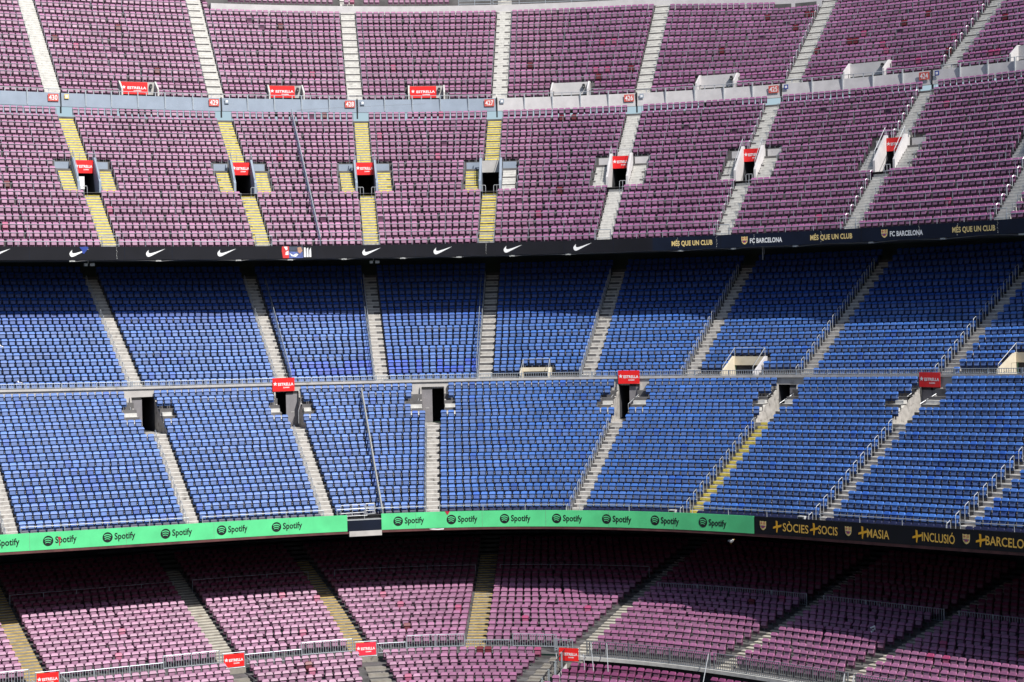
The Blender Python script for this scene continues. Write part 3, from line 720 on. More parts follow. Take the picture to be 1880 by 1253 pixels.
# ---------------------------------------------------------------- lettering and logos
_tc = {}
def text_mesh(body, bold=0.0, condense=1.0, shear=0):
    """returns verts (n,2) normalised so cap height=1 starting at x=0, and faces"""
    k = (body, bold, condense)
    if k in _tc: return _tc[k]
    cu = bpy.data.curves.new('t', 'FONT'); cu.body = body; cu.size = 1; cu.resolution_u = 3; cu.offset = bold; cu.space_character = 1 + bold * 1.2
    o = bpy.data.objects.new('t', cu); COL.objects.link(o)
    dg = bpy.context.evaluated_depsgraph_get(); me = bpy.data.meshes.new_from_object(o.evaluated_get(dg))
    v = np.array([x.co[:2] for x in me.vertices]); f = [tuple(p.vertices) for p in me.polygons]
    bpy.data.objects.remove(o); bpy.data.curves.remove(cu); bpy.data.meshes.remove(me)
    v[:, 0] -= v[:, 0].min(); v[:, 0] *= condense
    _tc[k] = (v, f); return _tc[k]
CAP = .72
def put(mbx, v, f, place, mi=0):
    n = len(mbx.v); mbx.v += [tuple(place(x, y)) for x, y in v]; mbx.f += [tuple(n + i for i in q) for q in f]; mbx.mi += [mi] * len(f)
def bend(fr, tc, d, z):     # place function around a board: x metres right of tc, y metres up of z
    S = float(fr.S(tc, d)); return lambda x, y: fr.P(tc + x / S, d, z + y)
def text_on(mbx, body, place, cx, cy, w, h, bold=.02, mi=0, align='c'):
    """fit text to width w, cap height h; centred at cx,cy"""
    v, f = text_mesh(body, bold); W = v[:, 0].max(); v = v.copy(); v[:, 0] *= w / W; v[:, 1] *= h / CAP
    v[:, 0] += cx - w / 2; v[:, 1] += cy - h / 2; put(mbx, v, f, place, mi)
def poly_on(mbx, pts, place, mi=0):
    # ear clip through bmesh tessellation
    from mathutils.geometry import tessellate_polygon
    tris = tessellate_polygon([[Vector((x, y, 0)) for x, y in pts]]); put(mbx, np.array(pts, float), [tuple(t) for t in tris], place, mi)
SW = [(0.0, .30), (.03, .14), (.09, .04), (.18, .0), (.30, .03), (.48, .12), (.74, .25), (1.0, .40), (.72, .31), (.45, .22), (.28, .175), (.19, .17), (.145, .20), (.125, .25), (.13, .31), (.155, .40), (.10, .385), (.04, .345)]
SW = [(0.0, .17), (.012, .09), (.05, .03), (.11, .0), (.19, .01), (.30, .055), (.55, .18), (.80, .30), (1.0, .40), (.78, .335), (.50, .245), (.30, .19), (.22, .18), (.165, .19), (.135, .225), (.13, .275), (.15, .36), (.09, .30), (.03, .235)]
def swoosh(mbx, place, cx, cy, w):
    poly_on(mbx, [((x - .5) * w + cx, (y - .2) * w + cy) for x, y in SW], place)
def star(mbx, place, cx, cy, r, mi=0):
    poly_on(mbx, [(cx + (r if i % 2 == 0 else r * .42) * math.sin(i * math.pi / 5), cy + (r if i % 2 == 0 else r * .42) * math.cos(i * math.pi / 5)) for i in range(10)], place, mi)
def disc(mbx, place, cx, cy, r, n=28, mi=0):
    poly_on(mbx, [(cx + r * math.cos(2 * math.pi * i / n), cy + r * math.sin(2 * math.pi * i / n)) for i in range(n)], place, mi)
def arcband(mbx, place, cx, cy, w, sag, th, tilt=-.06, mi=0, n=8):
    up = []; dn = []
    for i in range(n + 1):
        x = -w / 2 + w * i / n; q = 1 - (2 * i / n - 1) ** 2; y = sag * q + x * tilt
        up.append((cx + x, cy + y + th / 2)); dn.append((cx + x, cy + y - th / 2))
    poly_on(mbx, up + dn[::-1], place, mi)
def crest(place_f, place_b, cx, cy, h, parent):
    w = h * .84; g = MB(); r = MB(); b = MB()
    out = [(-.5, .5), (-.2, .44), (0, .5), (.2, .44), (.5, .5), (.5, .05), (.42, -.25), (.2, -.43), (0, -.5), (-.2, -.43), (-.42, -.25), (-.5, .05)]
    poly_on(g, [(cx + x * w, cy + y * h) for x, y in out], place_b)
    def box(mm, x0, x1, y0, y1): poly_on(mm, [(cx + x0 * w, cy + y0 * h), (cx + x1 * w, cy + y0 * h), (cx + x1 * w, cy + y1 * h), (cx + x0 * w, cy + y1 * h)], place_f)
    box(r, -.30, -.22, .12, .40); box(r, -.42, -.08, .23, .29)
    box(r, .10, .17, .12, .42); box(r, .26, .33, .12, .42)
    for k in range(5): box(b if k % 2 == 0 else r, -.40 + k * .16, -.25 + k * .16, -.26 if 0 < k < 4 else -.12, .0)
    cs = g.build('crest', M['gold'], parent); r.build('crest_red', M['crestr'], cs); b.build('crest_blue', M['crestb'], cs)

# ---------------------------------------------------------------- upper advertising board
def board(name, fr, t0, t1, d, ztop, h, matn, label, thick=.10, cat='advertising board'):
    tm = (t0 + t1) / 2; root = empty(name, tuple(fr.P(tm, d, ztop(tm) - h)), label, cat)
    p = MB(); ts = rng_t(t0, t1, .8)
    strip(p, fr, ts, lambda t: [(d, ztop(t)), (d + thick, ztop(t)), (d + thick, ztop(t) - h), (d, ztop(t) - h), (d, ztop(t))])
    for t in (t0, t1): p.quad([fr.P(t, d, ztop(t)), fr.P(t, d + thick, ztop(t)), fr.P(t, d + thick, ztop(t) - h), fr.P(t, d, ztop(t) - h)])
    p.build('panel', M[matn], root); return root
DN = 4.50
HN = .96
bk = board('advertising_board', MAIN, -42, 13.10, DN, zN, HN, 'black', 'long black advertising board with white swooshes edging the upper burgundy tier')
for t, zc in ((-31.93, 4.22), (-26.4, 4.17), (-21.01, 4.13), (-16.01, 4.10), (-6.02, 4.03), (-1.18, 4.01), (3.57, 4.02), (8.3, 4.03)):
    g = MB(); swoosh(g, bend(MAIN, t, DN - .012, zc), 0, -.02, 1.42); g.build('logo', M['white'], bk)
g = MB(); pl = bend(MAIN, -26.1, DN - .02, 4.30)      # torn blue patch over the second swoosh
poly_on(g, [(-.30, .26), (-.12, .05), (-.08, -.18), (.05, -.22), (.12, -.10), (.30, .10), (.36, .24), (.22, .30)], pl); g.build('torn_patch', M['crestb'], bk)
# seams and drips
g = MB()
for t in np.arange(-40, 12.5, 3.36): 
    L = Loc(MAIN, t, DN, zN(t)); L.box(g, -.012, .012, -.008, .0, -HN + .02, -.02)
g.build('seam', M['navy'], bk)
g = MB()
for t in (-23.75, 1.75):
    x = 0
    for k in range(9): 
        L = Loc(MAIN, t + rng.normal(0, .015), DN, zN(t) - .06 - k * .095); L.box(g, -.012, .012, -.01, 0, -.07 * rng.random() - .02, 0)
g.build('drip', M['lightgrey'], bk)
nb = board('advertising_board', MAIN, 13.10, 58, DN, zN, HN, 'navy', 'navy advertising board with gold and white lettering edging the upper tier on the right')
for (a, b), s in zip([(14.42, 17.26), (19.26, 22.2), (24.23, 27.28), (29.36, 32.48), (34.66, 37.83)], 'MFMFM'):
    t = (a + b) / 2; w = (b - a) * float(MAIN.S(t, DN)); pl = bend(MAIN, t, DN - .012, zN(t) - .48); pl2 = bend(MAIN, t, DN - .006, zN(t) - .48)
    g = MB()
    if s == 'M': text_on(g, 'MÉS QUE UN CLUB', pl, 0, -.01, w, .36, .03); g.build('lettering', M['gold'], nb)
    else:
        text_on(g, 'FC BARCELONA', pl, w * .11, -.03, w * .78, .34, .035); g.build('lettering', M['white'], nb); crest(pl, pl2, -w * .41, 0, .58, nb)
g = MB()
for t in np.arange(14.5, 56, 3.36):
    L = Loc(MAIN, t, DN, zN(t)); L.box(g, -.012, .012, -.008, .0, -HN + .02, -.02)
g.build('seam', M['black'], nb)
g = MB()
for t in (14.85, 17.55, 20.2, 25.0, 32.2, 35.0, 38.0):
    for k in range(8): 
        L = Loc(MAIN, t + rng.normal(0, .02), DN, zN(t) - .08 - k * .1); L.box(g, -.014, .014, -.01, 0, -.07 * rng.random() - .02, 0)
g.build('drip', M['lightgrey'], nb)
# torn poster on the black board
ps = empty('torn_poster', tuple(MAIN.P(-11.13, DN, 3.65)), 'torn colourful poster remnant stuck on the black upper board', 'poster')
pl = bend(MAIN, -11.13, DN - .022, 4.05)
for mname, pts in (('mural1', [(-1.14, .44), (-.62, .44), (-.62, -.44), (-1.08, -.44), (-1.16, .1)]), ('mural3', [(-.62, .42), (.45, .42), (.45, .0), (-.62, .05)]), ('mural2', [(-.62, .05), (.45, .0), (.45, -.44), (-.62, -.44)]), ('skin', [(.02, .34), (.30, .38), (.40, .1), (.2, -.12), (.05, .02)])):
    g = MB(); poly_on(g, pts, pl if mname != 'skin' else bend(MAIN, -11.13, DN - .03, 4.05)); g.build('poster_piece', M[mname], ps)
g = MB(); pl3 = bend(MAIN, -11.13, DN - .03, 4.05)
for k in range(3): poly_on(g, [(.52 + k * .2, .34 - k * .1), (.64 + k * .2, .34), (.66 + k * .2, -.38), (.5 + k * .2, -.38)], pl3)
poly_on(g, [(-1.0, .42), (-.74, .42), (-.72, .22), (-.84, .14)], pl3); poly_on(g, [(-.6, -.05), (-.42, -.3), (-.1, -.36), (.1, -.15), (-.1, -.1), (-.3, -.22)], pl3)
poly_on(g, [(-.86, .02), (-.66, .12), (-.66, -.2), (-.9, -.2)], pl3)
g.build('poster_white', M['white'], ps)
# lamps, junction boxes and sagging cable under the upper board
for j, t in enumerate((-26.9, -20.8, -15.2, -11.6, -7.9, -3.9, -.1, 3.5, 7.3, 15.0, 18.7, 23.1, 28.6, 33.9, 39.7)):
    L = Loc(MAIN, t, DN + .1, zN(t) - HN); g = MB(); L.box(g, -.20, .20, -.05, .15, -.13, -.02); L.box(g, -.05, .05, 0, .08, -.02, .06); L.box(g, -.08, .08, -.07, -.05, -.11, -.05)
    tag(g.build('junction_box', M['lightgrey']), f'small grey box hanging under the upper board, {ORD[j+1]} from the left', 'fitting', 'boxes under the upper board')
g = MB(); prev = None
bts = [-26.9, -20.8, -15.2, -11.6, -7.9, -3.9, -.1, 3.5, 7.3, 15.0, 18.7, 23.1, 28.6, 33.9, 39.7]
for a, b in zip(bts[:-1], bts[1:]):
    pts = []
    for k in range(9):
        q = k / 8; t = a + (b - a) * q; pts.append(MAIN.P(t, DN + .06, zN(t) - HN - .12 + .11 * math.sin(math.pi * q) ** .6 + .02 * math.sin(9 * q + a)))
    g.path(pts, .016, 4)
tag(g.build('cable', M['cable']), 'thin pale cable slung along the underside of the upper board', 'cable')
for t0, nb_, lab in ((-25.6, 2, 'pair of pale boxed lamps hanging in the dark under the second swoosh'), (-5.85, 2, 'small row of pale vents in the dark under the swoosh left of centre')):
    L = Loc(MAIN, t0, 5.3, zN(t0) - 1.38); g = MB()
    for k in range(nb_): L.box(g, -.28 + k * .42, -.05 + k * .5, 0, .2, 0, .2)
    L.box(g, -.02, .02, .05, .1, .2, .75); tag(g.build('gallery_lamp', M['lightgrey']), lab, 'lamp')
L = Loc(MAIN, 20.5, 5.2, zN(20) - 1.75); g = MB(); L.box(g, -.03, .03, 0, .06, -.15, .95); L.box(g, .10, .13, 0, .05, .25, .95); L.box(g, -.3, .12, .02, .06, .9, .95)
tag(g.build('hanging_bracket', M['cable']), 'rusty bracket and strap hanging below the navy board', 'bracket')

# ---------------------------------------------------------------- lower advertising board
DG = -14.12; HG = 1.06
SPT = [(-36.43, 0), (-32.99, 0), (-29.36, 0), (-25.68, 0), (-21.74, 0), (-17.44, 0), (-6.27, 0), (-.74, 0), (5.08, 0), (10.94, 0), (16.57, 0), (21.91, 0), (26.96, 0)]
zGb = lambda t: zG(t) + .06
def spot(parent, t):
    S = float(MAIN.S(t, DG)); pl = bend(MAIN, t, DG - .012, zGb(t) - HG / 2); pl2 = bend(MAIN, t, DG - .02, zGb(t) - HG / 2)
    g = MB(); disc(g, pl, 0, 0, .315); lg = g.build('logo', M['ink'], parent)
    g = MB(); arcband(g, pl2, 0, .10, .44, .075, .062); arcband(g, pl2, -.01, -.02, .38, .065, .055); arcband(g, pl2, -.02, -.13, .31, .05, .045); g.build('logo_waves', M['green'], lg)
    g = MB(); v, f = text_mesh('Spotify', .022); W = v[:, 0].max(); v = v.copy(); v[:, 0] *= 1.30 / W; v[:, 1] *= .56; v[:, 0] += .43; v[:, 1] -= .16
    put(g, v, f, pl); g.build('lettering', M['ink'], parent)
gb = board('advertising_board', MAIN, -42, -11.21, DG, zGb, HG, 'green', 'green advertising board with black round logos left of the gap under the blue tier', .08)
for t, _ in SPT[:6]: spot(gb, t)
gb2 = board('advertising_board', MAIN, -7.93, 31.92, DG, zGb, HG, 'green', 'green advertising board with black round logos right of the gap under the blue tier', .08)
for t, _ in SPT[6:]: spot(gb2, t)
bb = board('advertising_board', MAIN, 31.98, 62, DG, zGb, HG, 'black', 'black advertising board with orange lettering at the right end under the blue tier', .08)
def btext(body, a, b, h=.50, bold=0.012):
    t = (a + b) / 2; w = (b - a) * float(MAIN.S(t, DG)); g = MB(); text_on(g, body, bend(MAIN, t, DG - .012, zGb(t) - HG * .53), 0, 0, w, h, bold); g.build('lettering', M['ltorange'], bb)
def bplus(t):
    g = MB(); pl = bend(MAIN, t, DG - .012, zGb(t) - HG * .52)
    poly_on(g, [(-.10, .36), (.03, .34), (.05, .08), (.34, .16), (.30, .02), (.06, -.05), (.0, -.36), (-.07, -.34), (-.07, -.08), (-.32, -.14), (-.30, -.02), (-.09, .05)], pl); g.build('plus_mark', M['orange'], bb)
def bcrest(t):
    crest(bend(MAIN, t, DG - .02, zGb(t) - HG * .5), bend(MAIN, t, DG - .012, zGb(t) - HG * .5), 0, 0, .56, bb)
bcrest(32.78); bplus(34.05); btext('SÒCIES', 34.55, 36.72); bplus(37.2); btext('SOCIS', 37.52, 39.04); bcrest(39.84); bplus(40.9); btext('MASIA', 41.2, 42.75)
bplus(44.65); btext('INCLUSIÓ', 44.98, 47.14); bcrest(47.88); bplus(48.8); btext('BARCELONA', 49.1, 52.3)
for rt, mmn in ((gb, 'ink'), (gb2, 'ink')):
    g = MB()
    for t in (np.arange(-40, -12, 5.9) if rt is gb else np.arange(-4.5, 31, 7.1)):
        L = Loc(MAIN, t, DG, zGb(t)); L.box(g, -.006, .006, -.006, 0, -HG + .02, -.02)
    g.build('seam', M['door'], rt)
# reddish beam under the green boards
g = MB(); strip(g, MAIN, rng_t(-42, 62, .9), lambda t: [(DG + .06, zGb(t) - HG - .005), (DG + .02, zGb(t) - HG - .005), (DG + .02, zGb(t) - HG - .17), (DG + .3, zGb(t) - HG - .17)])
M['beam'] = mat('beam_rust', (.10, .035, .035), .8, noise=(1.5, .4))
tag(g.build('edge_beam', M['beam']), 'dark rusty beam running under the lower advertising boards', 'beam')
g = MB(); pl = bend(MAIN, -1.15, DG - .016, zGb(-1.15)); poly_on(g, [(-.16, .02), (.16, .02), (.08, -.12), (.0, -.24), (-.08, -.12)], pl); tag(g.build('torn_flag', M['crestr']), 'dark red torn scrap at the top edge of the green board near its second logo', 'scrap')
# the gap box between the green boards
tg = -9.58; L = Loc(MAIN, tg, DG, zG(tg)); root = empty('press_cabin', tuple(L(0, 0, -1.25)), 'dark blue cabin front with pale lower band between the two green boards', 'cabin')
g = MB(); L.box(g, -1.12, 1.12, -.04, .2, -1.0, -.30); g.build('panel', M['navy'], root)
g = MB(); L.box(g, -1.02, 1.12, -.10, .18, -1.34, -1.0); g.build('lower_band', M['mid'], root)
g = MB(); L.box(g, -1.14, 1.14, -.03, .22, -.30, -.24); g.path([L(-1.14, 0, -.24), L(-1.14, 0, .0), L(0, 0, .0), L(0, 0, -.24)], .022); g.path([L(0, 0, .0), L(.2, 0, 0.0)], .022); g.build('sill', M['railw'], root)
root = empty('guard_rail', tuple(L(0, .3, 0)), 'double bright guard rail above the dark cabin between the green boards', 'railing')
g = MB()
for w in (.15, .42, .68): g.tube(L(-1.5, .25, w), L(.05, .25, w + .03), .022)
for u in (-1.5, -.75, .05): g.tube(L(u, .25, -.05), L(u, .25, .70), .022)
g.build('rail', M['railw'], root)
g = MB(); g.path([L(.12, .18, .05), L(.12, .18, .72), L(.72, .18, .74), L(.72, .18, .07), L(.12, .18, .05)], .03)
for w in (.28, .50): g.tube(L(.12, .18, w), L(.72, .18, w), .02)
g.build('gate_frame', M['railw'], root)

# ---------------------------------------------------------------- parapet wall between top and upper tier
SEAM = [-42, -24.57, -13.96, -5.9, 1.96, 9.7, 17.84, 26.78, 37.3, 52]
def zW(t): return 17.016052 - .007246 * t + 2.8e-5 * t * t
for i, (a, b) in enumerate(zip(SEAM[:-1], SEAM[1:])):
    wh = i >= 4; mt = M['wallw'] if wh else M['wallg']
    nm = f', {ORD[i+1]} length from the left'
    root = empty('parapet_wall', tuple(MAIN.P((a + b) / 2, 18.2, zW((a + b) / 2) - .95)), f'{"white" if wh else "blue-grey"} painted parapet wall{nm}', 'wall', 'parapet walls between the upper tiers')
    g = MB(); e = .05; ts = rng_t(a + e, b - e, .9); z2 = lambda t: zW(t) - .98 + .0 * t
    strip(g, MAIN, ts, lambda t: [(18.12, zW(t)), (18.30, zW(t)), (18.30, z2(t) - .10), (18.02, z2(t) - .10), (18.12, zW(t))])
    for t in (ts[0], ts[-1]): g.quad([MAIN.P(t, 18.12, zW(t)), MAIN.P(t, 18.30, zW(t)), MAIN.P(t, 18.30, z2(t)), MAIN.P(t, 18.02, z2(t))])
    g.build('panel', mt, root)
    g = MB(); g.path([MAIN.P(t, 18.16, zW(t) + .30) for t in ts], .028, 5); g.build('top_rail', M['railw'], root)
    S = float(MAIN.S((a + b) / 2, 18.2)); n = max(2, round((b - a) * S / 2.35))
    for k in range(1, n):
        t = a + (b - a) * k / n; L = Loc(MAIN, t, 18.05, zW(t)); g = MB(); L.box(g, -.045, .045, -.06, .05, -.98, .30); g.build('post', M['rail'] if not wh else M['railw'], root)
    g = MB()
    for k in range(n * 3):
        if k % 3 == 0: continue
        t = a + (b - a) * k / (n * 3); L = Loc(MAIN, t, 18.18, zW(t)); L.box(g, -.03, .03, -.02, .02, 0, .30)
    g.build('rail_stub', M['railw'], root)
for i, (t, s) in enumerate(zip(SEAM[1:8], signs)):
    S = float(MAIN.S(t, 18.1)); L = Loc(MAIN, t - .60 / S, 18.02, zW(t) - .38)
    root = empty('number_sign', tuple(L(0, -.05, -.25)), f'red plate with white number {s} on the parapet wall, {ORD[i+1]} from the left', 'sign', 'number signs on the parapet wall')
    g = MB(); L.box(g, -.42, .40, -.06, -.02, -.30, .28); g.build('plate', M['signred'], root)
    g = MB(); text_on(g, str(s), lambda x, y: L(x, -.066, y), -.01, 0, .66, .40, .015); g.build('digits', M['white'], root)
    L = Loc(MAIN, t + .45 / S, 18.02, zW(t) - .28); g = MB(); L.box(g, -.17, .17, -.05, -.02, -.18, .18); root = empty('small_plate', tuple(L(0, -.05, -.2)), f'small square plate beside the wall joint, {ORD[i+1]} from the left', 'sign', 'small plates beside the number signs')
    g.build('plate', M['crestb'] if i > 4 else M['wallg'] if i > 0 else M['gold'], root); g = MB(); L.box(g, -.09, .09, -.056, -.05, -.09, .09); g.build('emblem', M['white'], root)
# dark joint posts
for i, t in enumerate(SEAM[1:8]):
    L = Loc(MAIN, t, 18.0, zW(t)); g = MB(); L.box(g, -.03, .03, .0, .12, -1.6, .08); L.box(g, -.06, .06, .12, .2, -1.6, 0.02); tag(g.build('joint_post', M['lamp']), f'dark post in the {ORD[i+1]} parapet wall joint from the left', 'post', 'dark posts in the parapet joints')

# ---------------------------------------------------------------- banners
def banner(L, u0, u1, w0, w1, v, mt, label, clip=None):
    root = empty('advertising_banner', tuple(L((u0 + u1) / 2, v, w0)), label, 'banner', 'red beer banners')
    W = u1 - u0; H = w1 - w0; g = MB(); L.box(g, u0, u1, v - .02, v, w0, w1); g.build('panel', M[mt], root)
    pl = lambda x, y: L(u0 + x, v - .028, w0 + y)
    g = MB(); star(g, pl, W * .12, H * .56, H * .17); g.build('star', M['white'], root)
    g = MB(); text_on(g, 'ESTRELLA', pl, W * .60, H * .53, W * .70, H * .20, .035); text_on(g, 'DAMM', pl, W * .62, H * .28, W * .27, H * .09, .03); g.build('lettering', M['white'], root)
    return root
# portals in the top tier
PN = [f', {ORD[k+1]} from the left' for k in range(8)]
for i, (a, b) in enumerate(P4):
    t = (a + b) / 2; S = float(T4.S(t, 1)); hw = (b - a) / 2 * S - .08; z0 = T4.z(0, t); L = Loc(MAIN, t, T4.d(0), z0)
    has_banner = i in (0, 1, 2); c = M['wallw'] if not has_banner else M['deck_pale']  # portals with banners get bare concrete, the rest white paint
    root = empty('entrance_portal', tuple(L(0, .3, 0)), f'concrete entrance portal cut into the first rows of the top tier{PN[i]}', 'portal', 'entrance portals of the top tier')
    for s in (-1, 1):
        g = MB(); u = s * hw
        poly = [L(u, .05, -.1), L(u, 1.9, -.1), L(u, 1.9, 1.50), L(u, 1.15, 1.50), L(u, .05, .75)]
        g.prism(poly, L.u * .13 * s); g.build('side_wall', c, root)
    g = MB(); L.box(g, -hw, hw, 1.15, 1.9, .42, 1.44); g.build('lintel', M['wallw'] if not has_banner else M['mid'], root)
    g = MB(); L.box(g, -hw, hw, 1.92, 1.97, -1.0, .42); L.box(g, -hw, hw, .1, 1.92, -1.05, -1.0); g.build('passage', M['dark'], root)
    if has_banner: banner(L, -hw + .02, hw * .58, .44, 1.42, 1.12, 'red', f'red beer banner with white star on the top tier portal{PN[i]}')
    Lp = L; root = empty('loudspeaker', tuple(L(hw * .75, 1.05, .95)), f'small black loudspeaker on the top tier portal{PN[i]}', 'loudspeaker', 'loudspeakers on the top tier portals')
    g = MB(); g.prism([L(hw * .75 + x, 1.10, 1.08 + y) for x, y in ((-.09, -.16), (.09, -.16), (.11, -.1), (.11, .12), (.07, .18), (-.07, .18), (-.11, .12), (-.11, -.1))], -L.v * .2); g.build('case', M['lamp'], root)
    g = MB(); g.prism([L(hw * .75 + .05 * math.cos(k * math.pi / 4), .897, 1.02 + .05 * math.sin(k * math.pi / 4)) for k in range(8)], -L.v * .01); g.build('cone', M['cable'], root)
    # bent rail ends either side
    for s in (-1, 1):
        g = MB(); u = s * (hw + .3); g.path([L(u, .1, 0), L(u, .1, .62), L(u + s * .1, .1, .72), L(u + s * 1.2, .1, .72)], .02); 
        tag(g.build('bent_rail', M['railw']), f'bent pale rail {"left" if s < 0 else "right"} of the top tier portal{PN[i]}', 'handrail', 'bent rails beside the portals')

# tunnel mouths in the upper tier
for v in V3:
    i = v['i']; A = v['A']; t = v['t']; nm = f', {ORD[i]} from the left'
    c = M['wallg'] if i <= 4 else M['wallw']
    L = Loc(MAIN, t, T3.d(7), T3.z(7, t)); hw = .72; Z = lambda m: T3.z(m, t) - T3.z(7, t); D = lambda m: (m - 7) * T3.tw
    root = empty('tunnel_mouth', tuple(L(0, 0, 0)), f'concrete tunnel mouth with sloping side walls in the upper tier{nm}', 'tunnel entrance', 'tunnel mouths of the upper tier')
    for s in (-1, 1):
        g = MB(); u = s * hw
        poly = [L(u, .30, -.75), L(u, D(10.2), -.75), L(u, D(10.2), Z(11) + .22), L(u, D(9.75), Z(11) + .22), L(u, .42, 1.0), L(u, .30, .85)]
        g.prism(poly, L.u * .17 * s); sw = g.build('side_wall', c, root)
        g = MB(); g.path([L(u + s * .08, .4, 1.1), L(u + s * .08, .4, 1.55), L(u + s * .08, D(9.8), Z(11) + .80), L(u + s * .08, D(9.8), Z(11) + .3)], .022); g.build('handrail', M['rail'] if i < 5 else M['railw'], root)
    zl = Z(11) - .02
    for s in (-1, 1):
        g = MB(); L.box(g, min(s * .92, s * 2.02), max(s * .92, s * 2.02), D(11) - .06, D(11) - .004, Z(10) + .01, Z(11) - .06); g.build('back_panel', c, root)
    g = MB(); L.box(g, -hw, hw, D(9.85), D(11), zl - .92, zl + .02); g.build('lintel', M['mid'] if i == 4 else c, root)
    g = MB(); g.path([L(-hw, D(9.9), zl), L(-hw, D(9.9), zl + .55), L(hw, D(9.9), zl + .55), L(hw, D(9.9), zl)], .022); g.tube(L(-.3, D(9.9), zl), L(-.3, D(9.9), zl + .55), .02); g.build('top_rail', M['rail'] if i < 5 else M['railw'], root)
    g = MB(); z1 = -.06; dd = 7.0
    g.quad([L(-hw, -.45, z1), L(hw, -.45, z1), L(hw, dd, z1), L(-hw, dd, z1)]); g.quad([L(-hw, D(9.9), zl - .925), L(hw, D(9.9), zl - .925), L(hw, dd, zl - .92), L(-hw, dd, zl - .92)])
    for s in (-1, 1): g.quad([L(s * (hw - .01), D(9.2), z1), L(s * (hw - .01), dd, z1), L(s * (hw - .01), dd, zl - .92), L(s * (hw - .01), D(9.9), zl - .92)])
    g.quad([L(-hw, dd, z1), L(hw, dd, z1), L(hw, dd, zl - .9), L(-hw, dd, zl - .9)]); g.build('passage', M['dark'], root)
    # small gates in front
    for s in ((-1, 1) if i in (3, 4) else (-1,) if i == 1 else (1,)):
        g = MB(); u = s * (hw + .1); g.path([L(u, -.3, -.7), L(u, -.3, .45), L(u - s * .45, -.3, .45), L(u - s * .5, -.3, .38), L(u - s * .5, -.3, -.65)], .022); g.tube(L(u - s * .25, -.3, -.65), L(u - s * .25, -.3, .45), .018); g.build('gate', M['railw'], root)
    if i != 4: banner(L, -hw + .01, hw - .01, zl - .96, zl + .02, D(9.85) - .02, 'red', f'red beer banner with white star over an upper tier tunnel mouth{nm}')
    if i == 1:
        g = MB(); L.box(g, -hw + .02, -.08, D(9.2), D(9.25), .35, 1.3); tag(g.build('white_panel', M['white']), 'plain white panel hanging in the first tunnel mouth from the left', 'panel')

# doors in the ledge wall of the blue tiers
DNm = ['first', 'second', 'third', 'fourth', 'fifth', 'sixth']
for i, q in enumerate(DA):
    t = (q[0] + q[1]) / 2; hw = (q[1] - q[0]) / 2; zb = TA.z(12, t) + .2; L = Loc(MAIN, t, -.10, zb); H = -6.15 - zb; kind = q[5]
    root = empty('doorway', tuple(L(0, 0, 0)), f'doorway with a grey door in the blue tier ledge wall, {DNm[i]} from the left', 'doorway', 'doorways in the ledge wall')
    g = MB(); dd = 4.5; df = -(17.5 - 12.6) * TA.tw + .5
    for s in (-1, 1): g.quad([L(s * hw, 0, -.3), L(s * hw, dd, -.3), L(s * hw, dd, H), L(s * hw, 0, H)])
    g.quad([L(-hw, 0, H), L(hw, 0, H), L(hw, dd, H), L(-hw, dd, H)]); g.quad([L(-hw, dd, 0), L(hw, dd, 0), L(hw, dd, H), L(-hw, dd, H)]); g.quad([L(-hw, -.1, 0), L(hw, -.1, 0), L(hw, dd, 0), L(-hw, dd, 0)])
    g.build('passage', M['dark'], root)
    g = MB()
    for s in (-1, 1): g.prism([L(s * hw, 0, -.3), L(s * hw, 0, H), L(s * hw, -.15, H), L(s * hw, -.25, 2.0), L(s * hw, df + .1, .22), L(s * hw, df + .1, -.8)], L.u * .12 * s)
    g.build('side_wall', M['stair_grey'], root)
    g = MB(); L.box(g, -hw, hw, df - .3, -.02, -.35, -.02); g.build('threshold', M['stair_grey'], root)
    lf = {'R': [(-hw, -.05)], 'L': [(.1, hw)], 'Lb': [(-.05, hw)], 'B': [(-hw, -.02), (.02, hw)], 'Bb': [(-hw, -.02), (.02, hw)]}[kind]
    for (a, b) in lf:
        g = MB(); L.box(g, a, b, .06, .11, 0, H - .18); dr = g.build('door_leaf', M['door'], root)
        g = MB(); L.box(g, a + .04, b - .04, .04, .12, H - .18, H - .02); g.build('transom', M['lamp'], root)
        g = MB(); L.box(g, (a + b) / 2 - .12, (a + b) / 2 + .14, .03, .06, 1.0, 1.04); hh = g.build('door_handle', M['lightgrey'], dr); pass
    for s in ((-1, 1) if kind != 'R' else (-1,)):
        g = MB(); u = s * (hw + .18); g.path([L(u - (.25 if s < 0 else .55), -1.9, .3), L(u - (.25 if s < 0 else .55), -1.9, 1.2), L(u, -.45, 1.95), L(u + .12, -.3, 1.97)], .019)
        g.build('handrail', M['railw'], root)
    if kind.endswith('b'): 
        Lb = Loc(MAIN, t + (-.25 if i == 1 else 0), -.28, H + zb); banner(Lb, -.80, .80, .02, .98, 0, 'red', f'red beer banner with white star above the {DNm[i]} doorway of the blue tier')
# steps beside doors (pale blocks on rows 14,15)
for i, q in enumerate(DA):
    for s, nm in ((0, 'left'), (1, 'right')):
        edge = q[3][s]; inner = q[s]; t = (edge + inner) / 2; w = abs(edge - inner) / 2 - .08; 
        if w < .2: continue
        g = MB(); n = MB()
        for m in (14, 15):
            for k in range(2):
                L = Loc(MAIN, t, TA.d(m) + k * TA.tw / 2, TA.z(m, t) + k * TA.rs / 2); L.box(g, -w, w, 0, TA.d(m + 1) - TA.d(m) - k * TA.tw / 2, -.24, .01)
        root = empty('side_steps', tuple(MAIN.P(t, TA.d(14), TA.z(14, t))), f'pale worn concrete steps {nm} of the {DNm[i]} doorway of the blue tier', 'stairs', 'steps beside the doorways')
        g.build('step', M['deck_pale'], root)

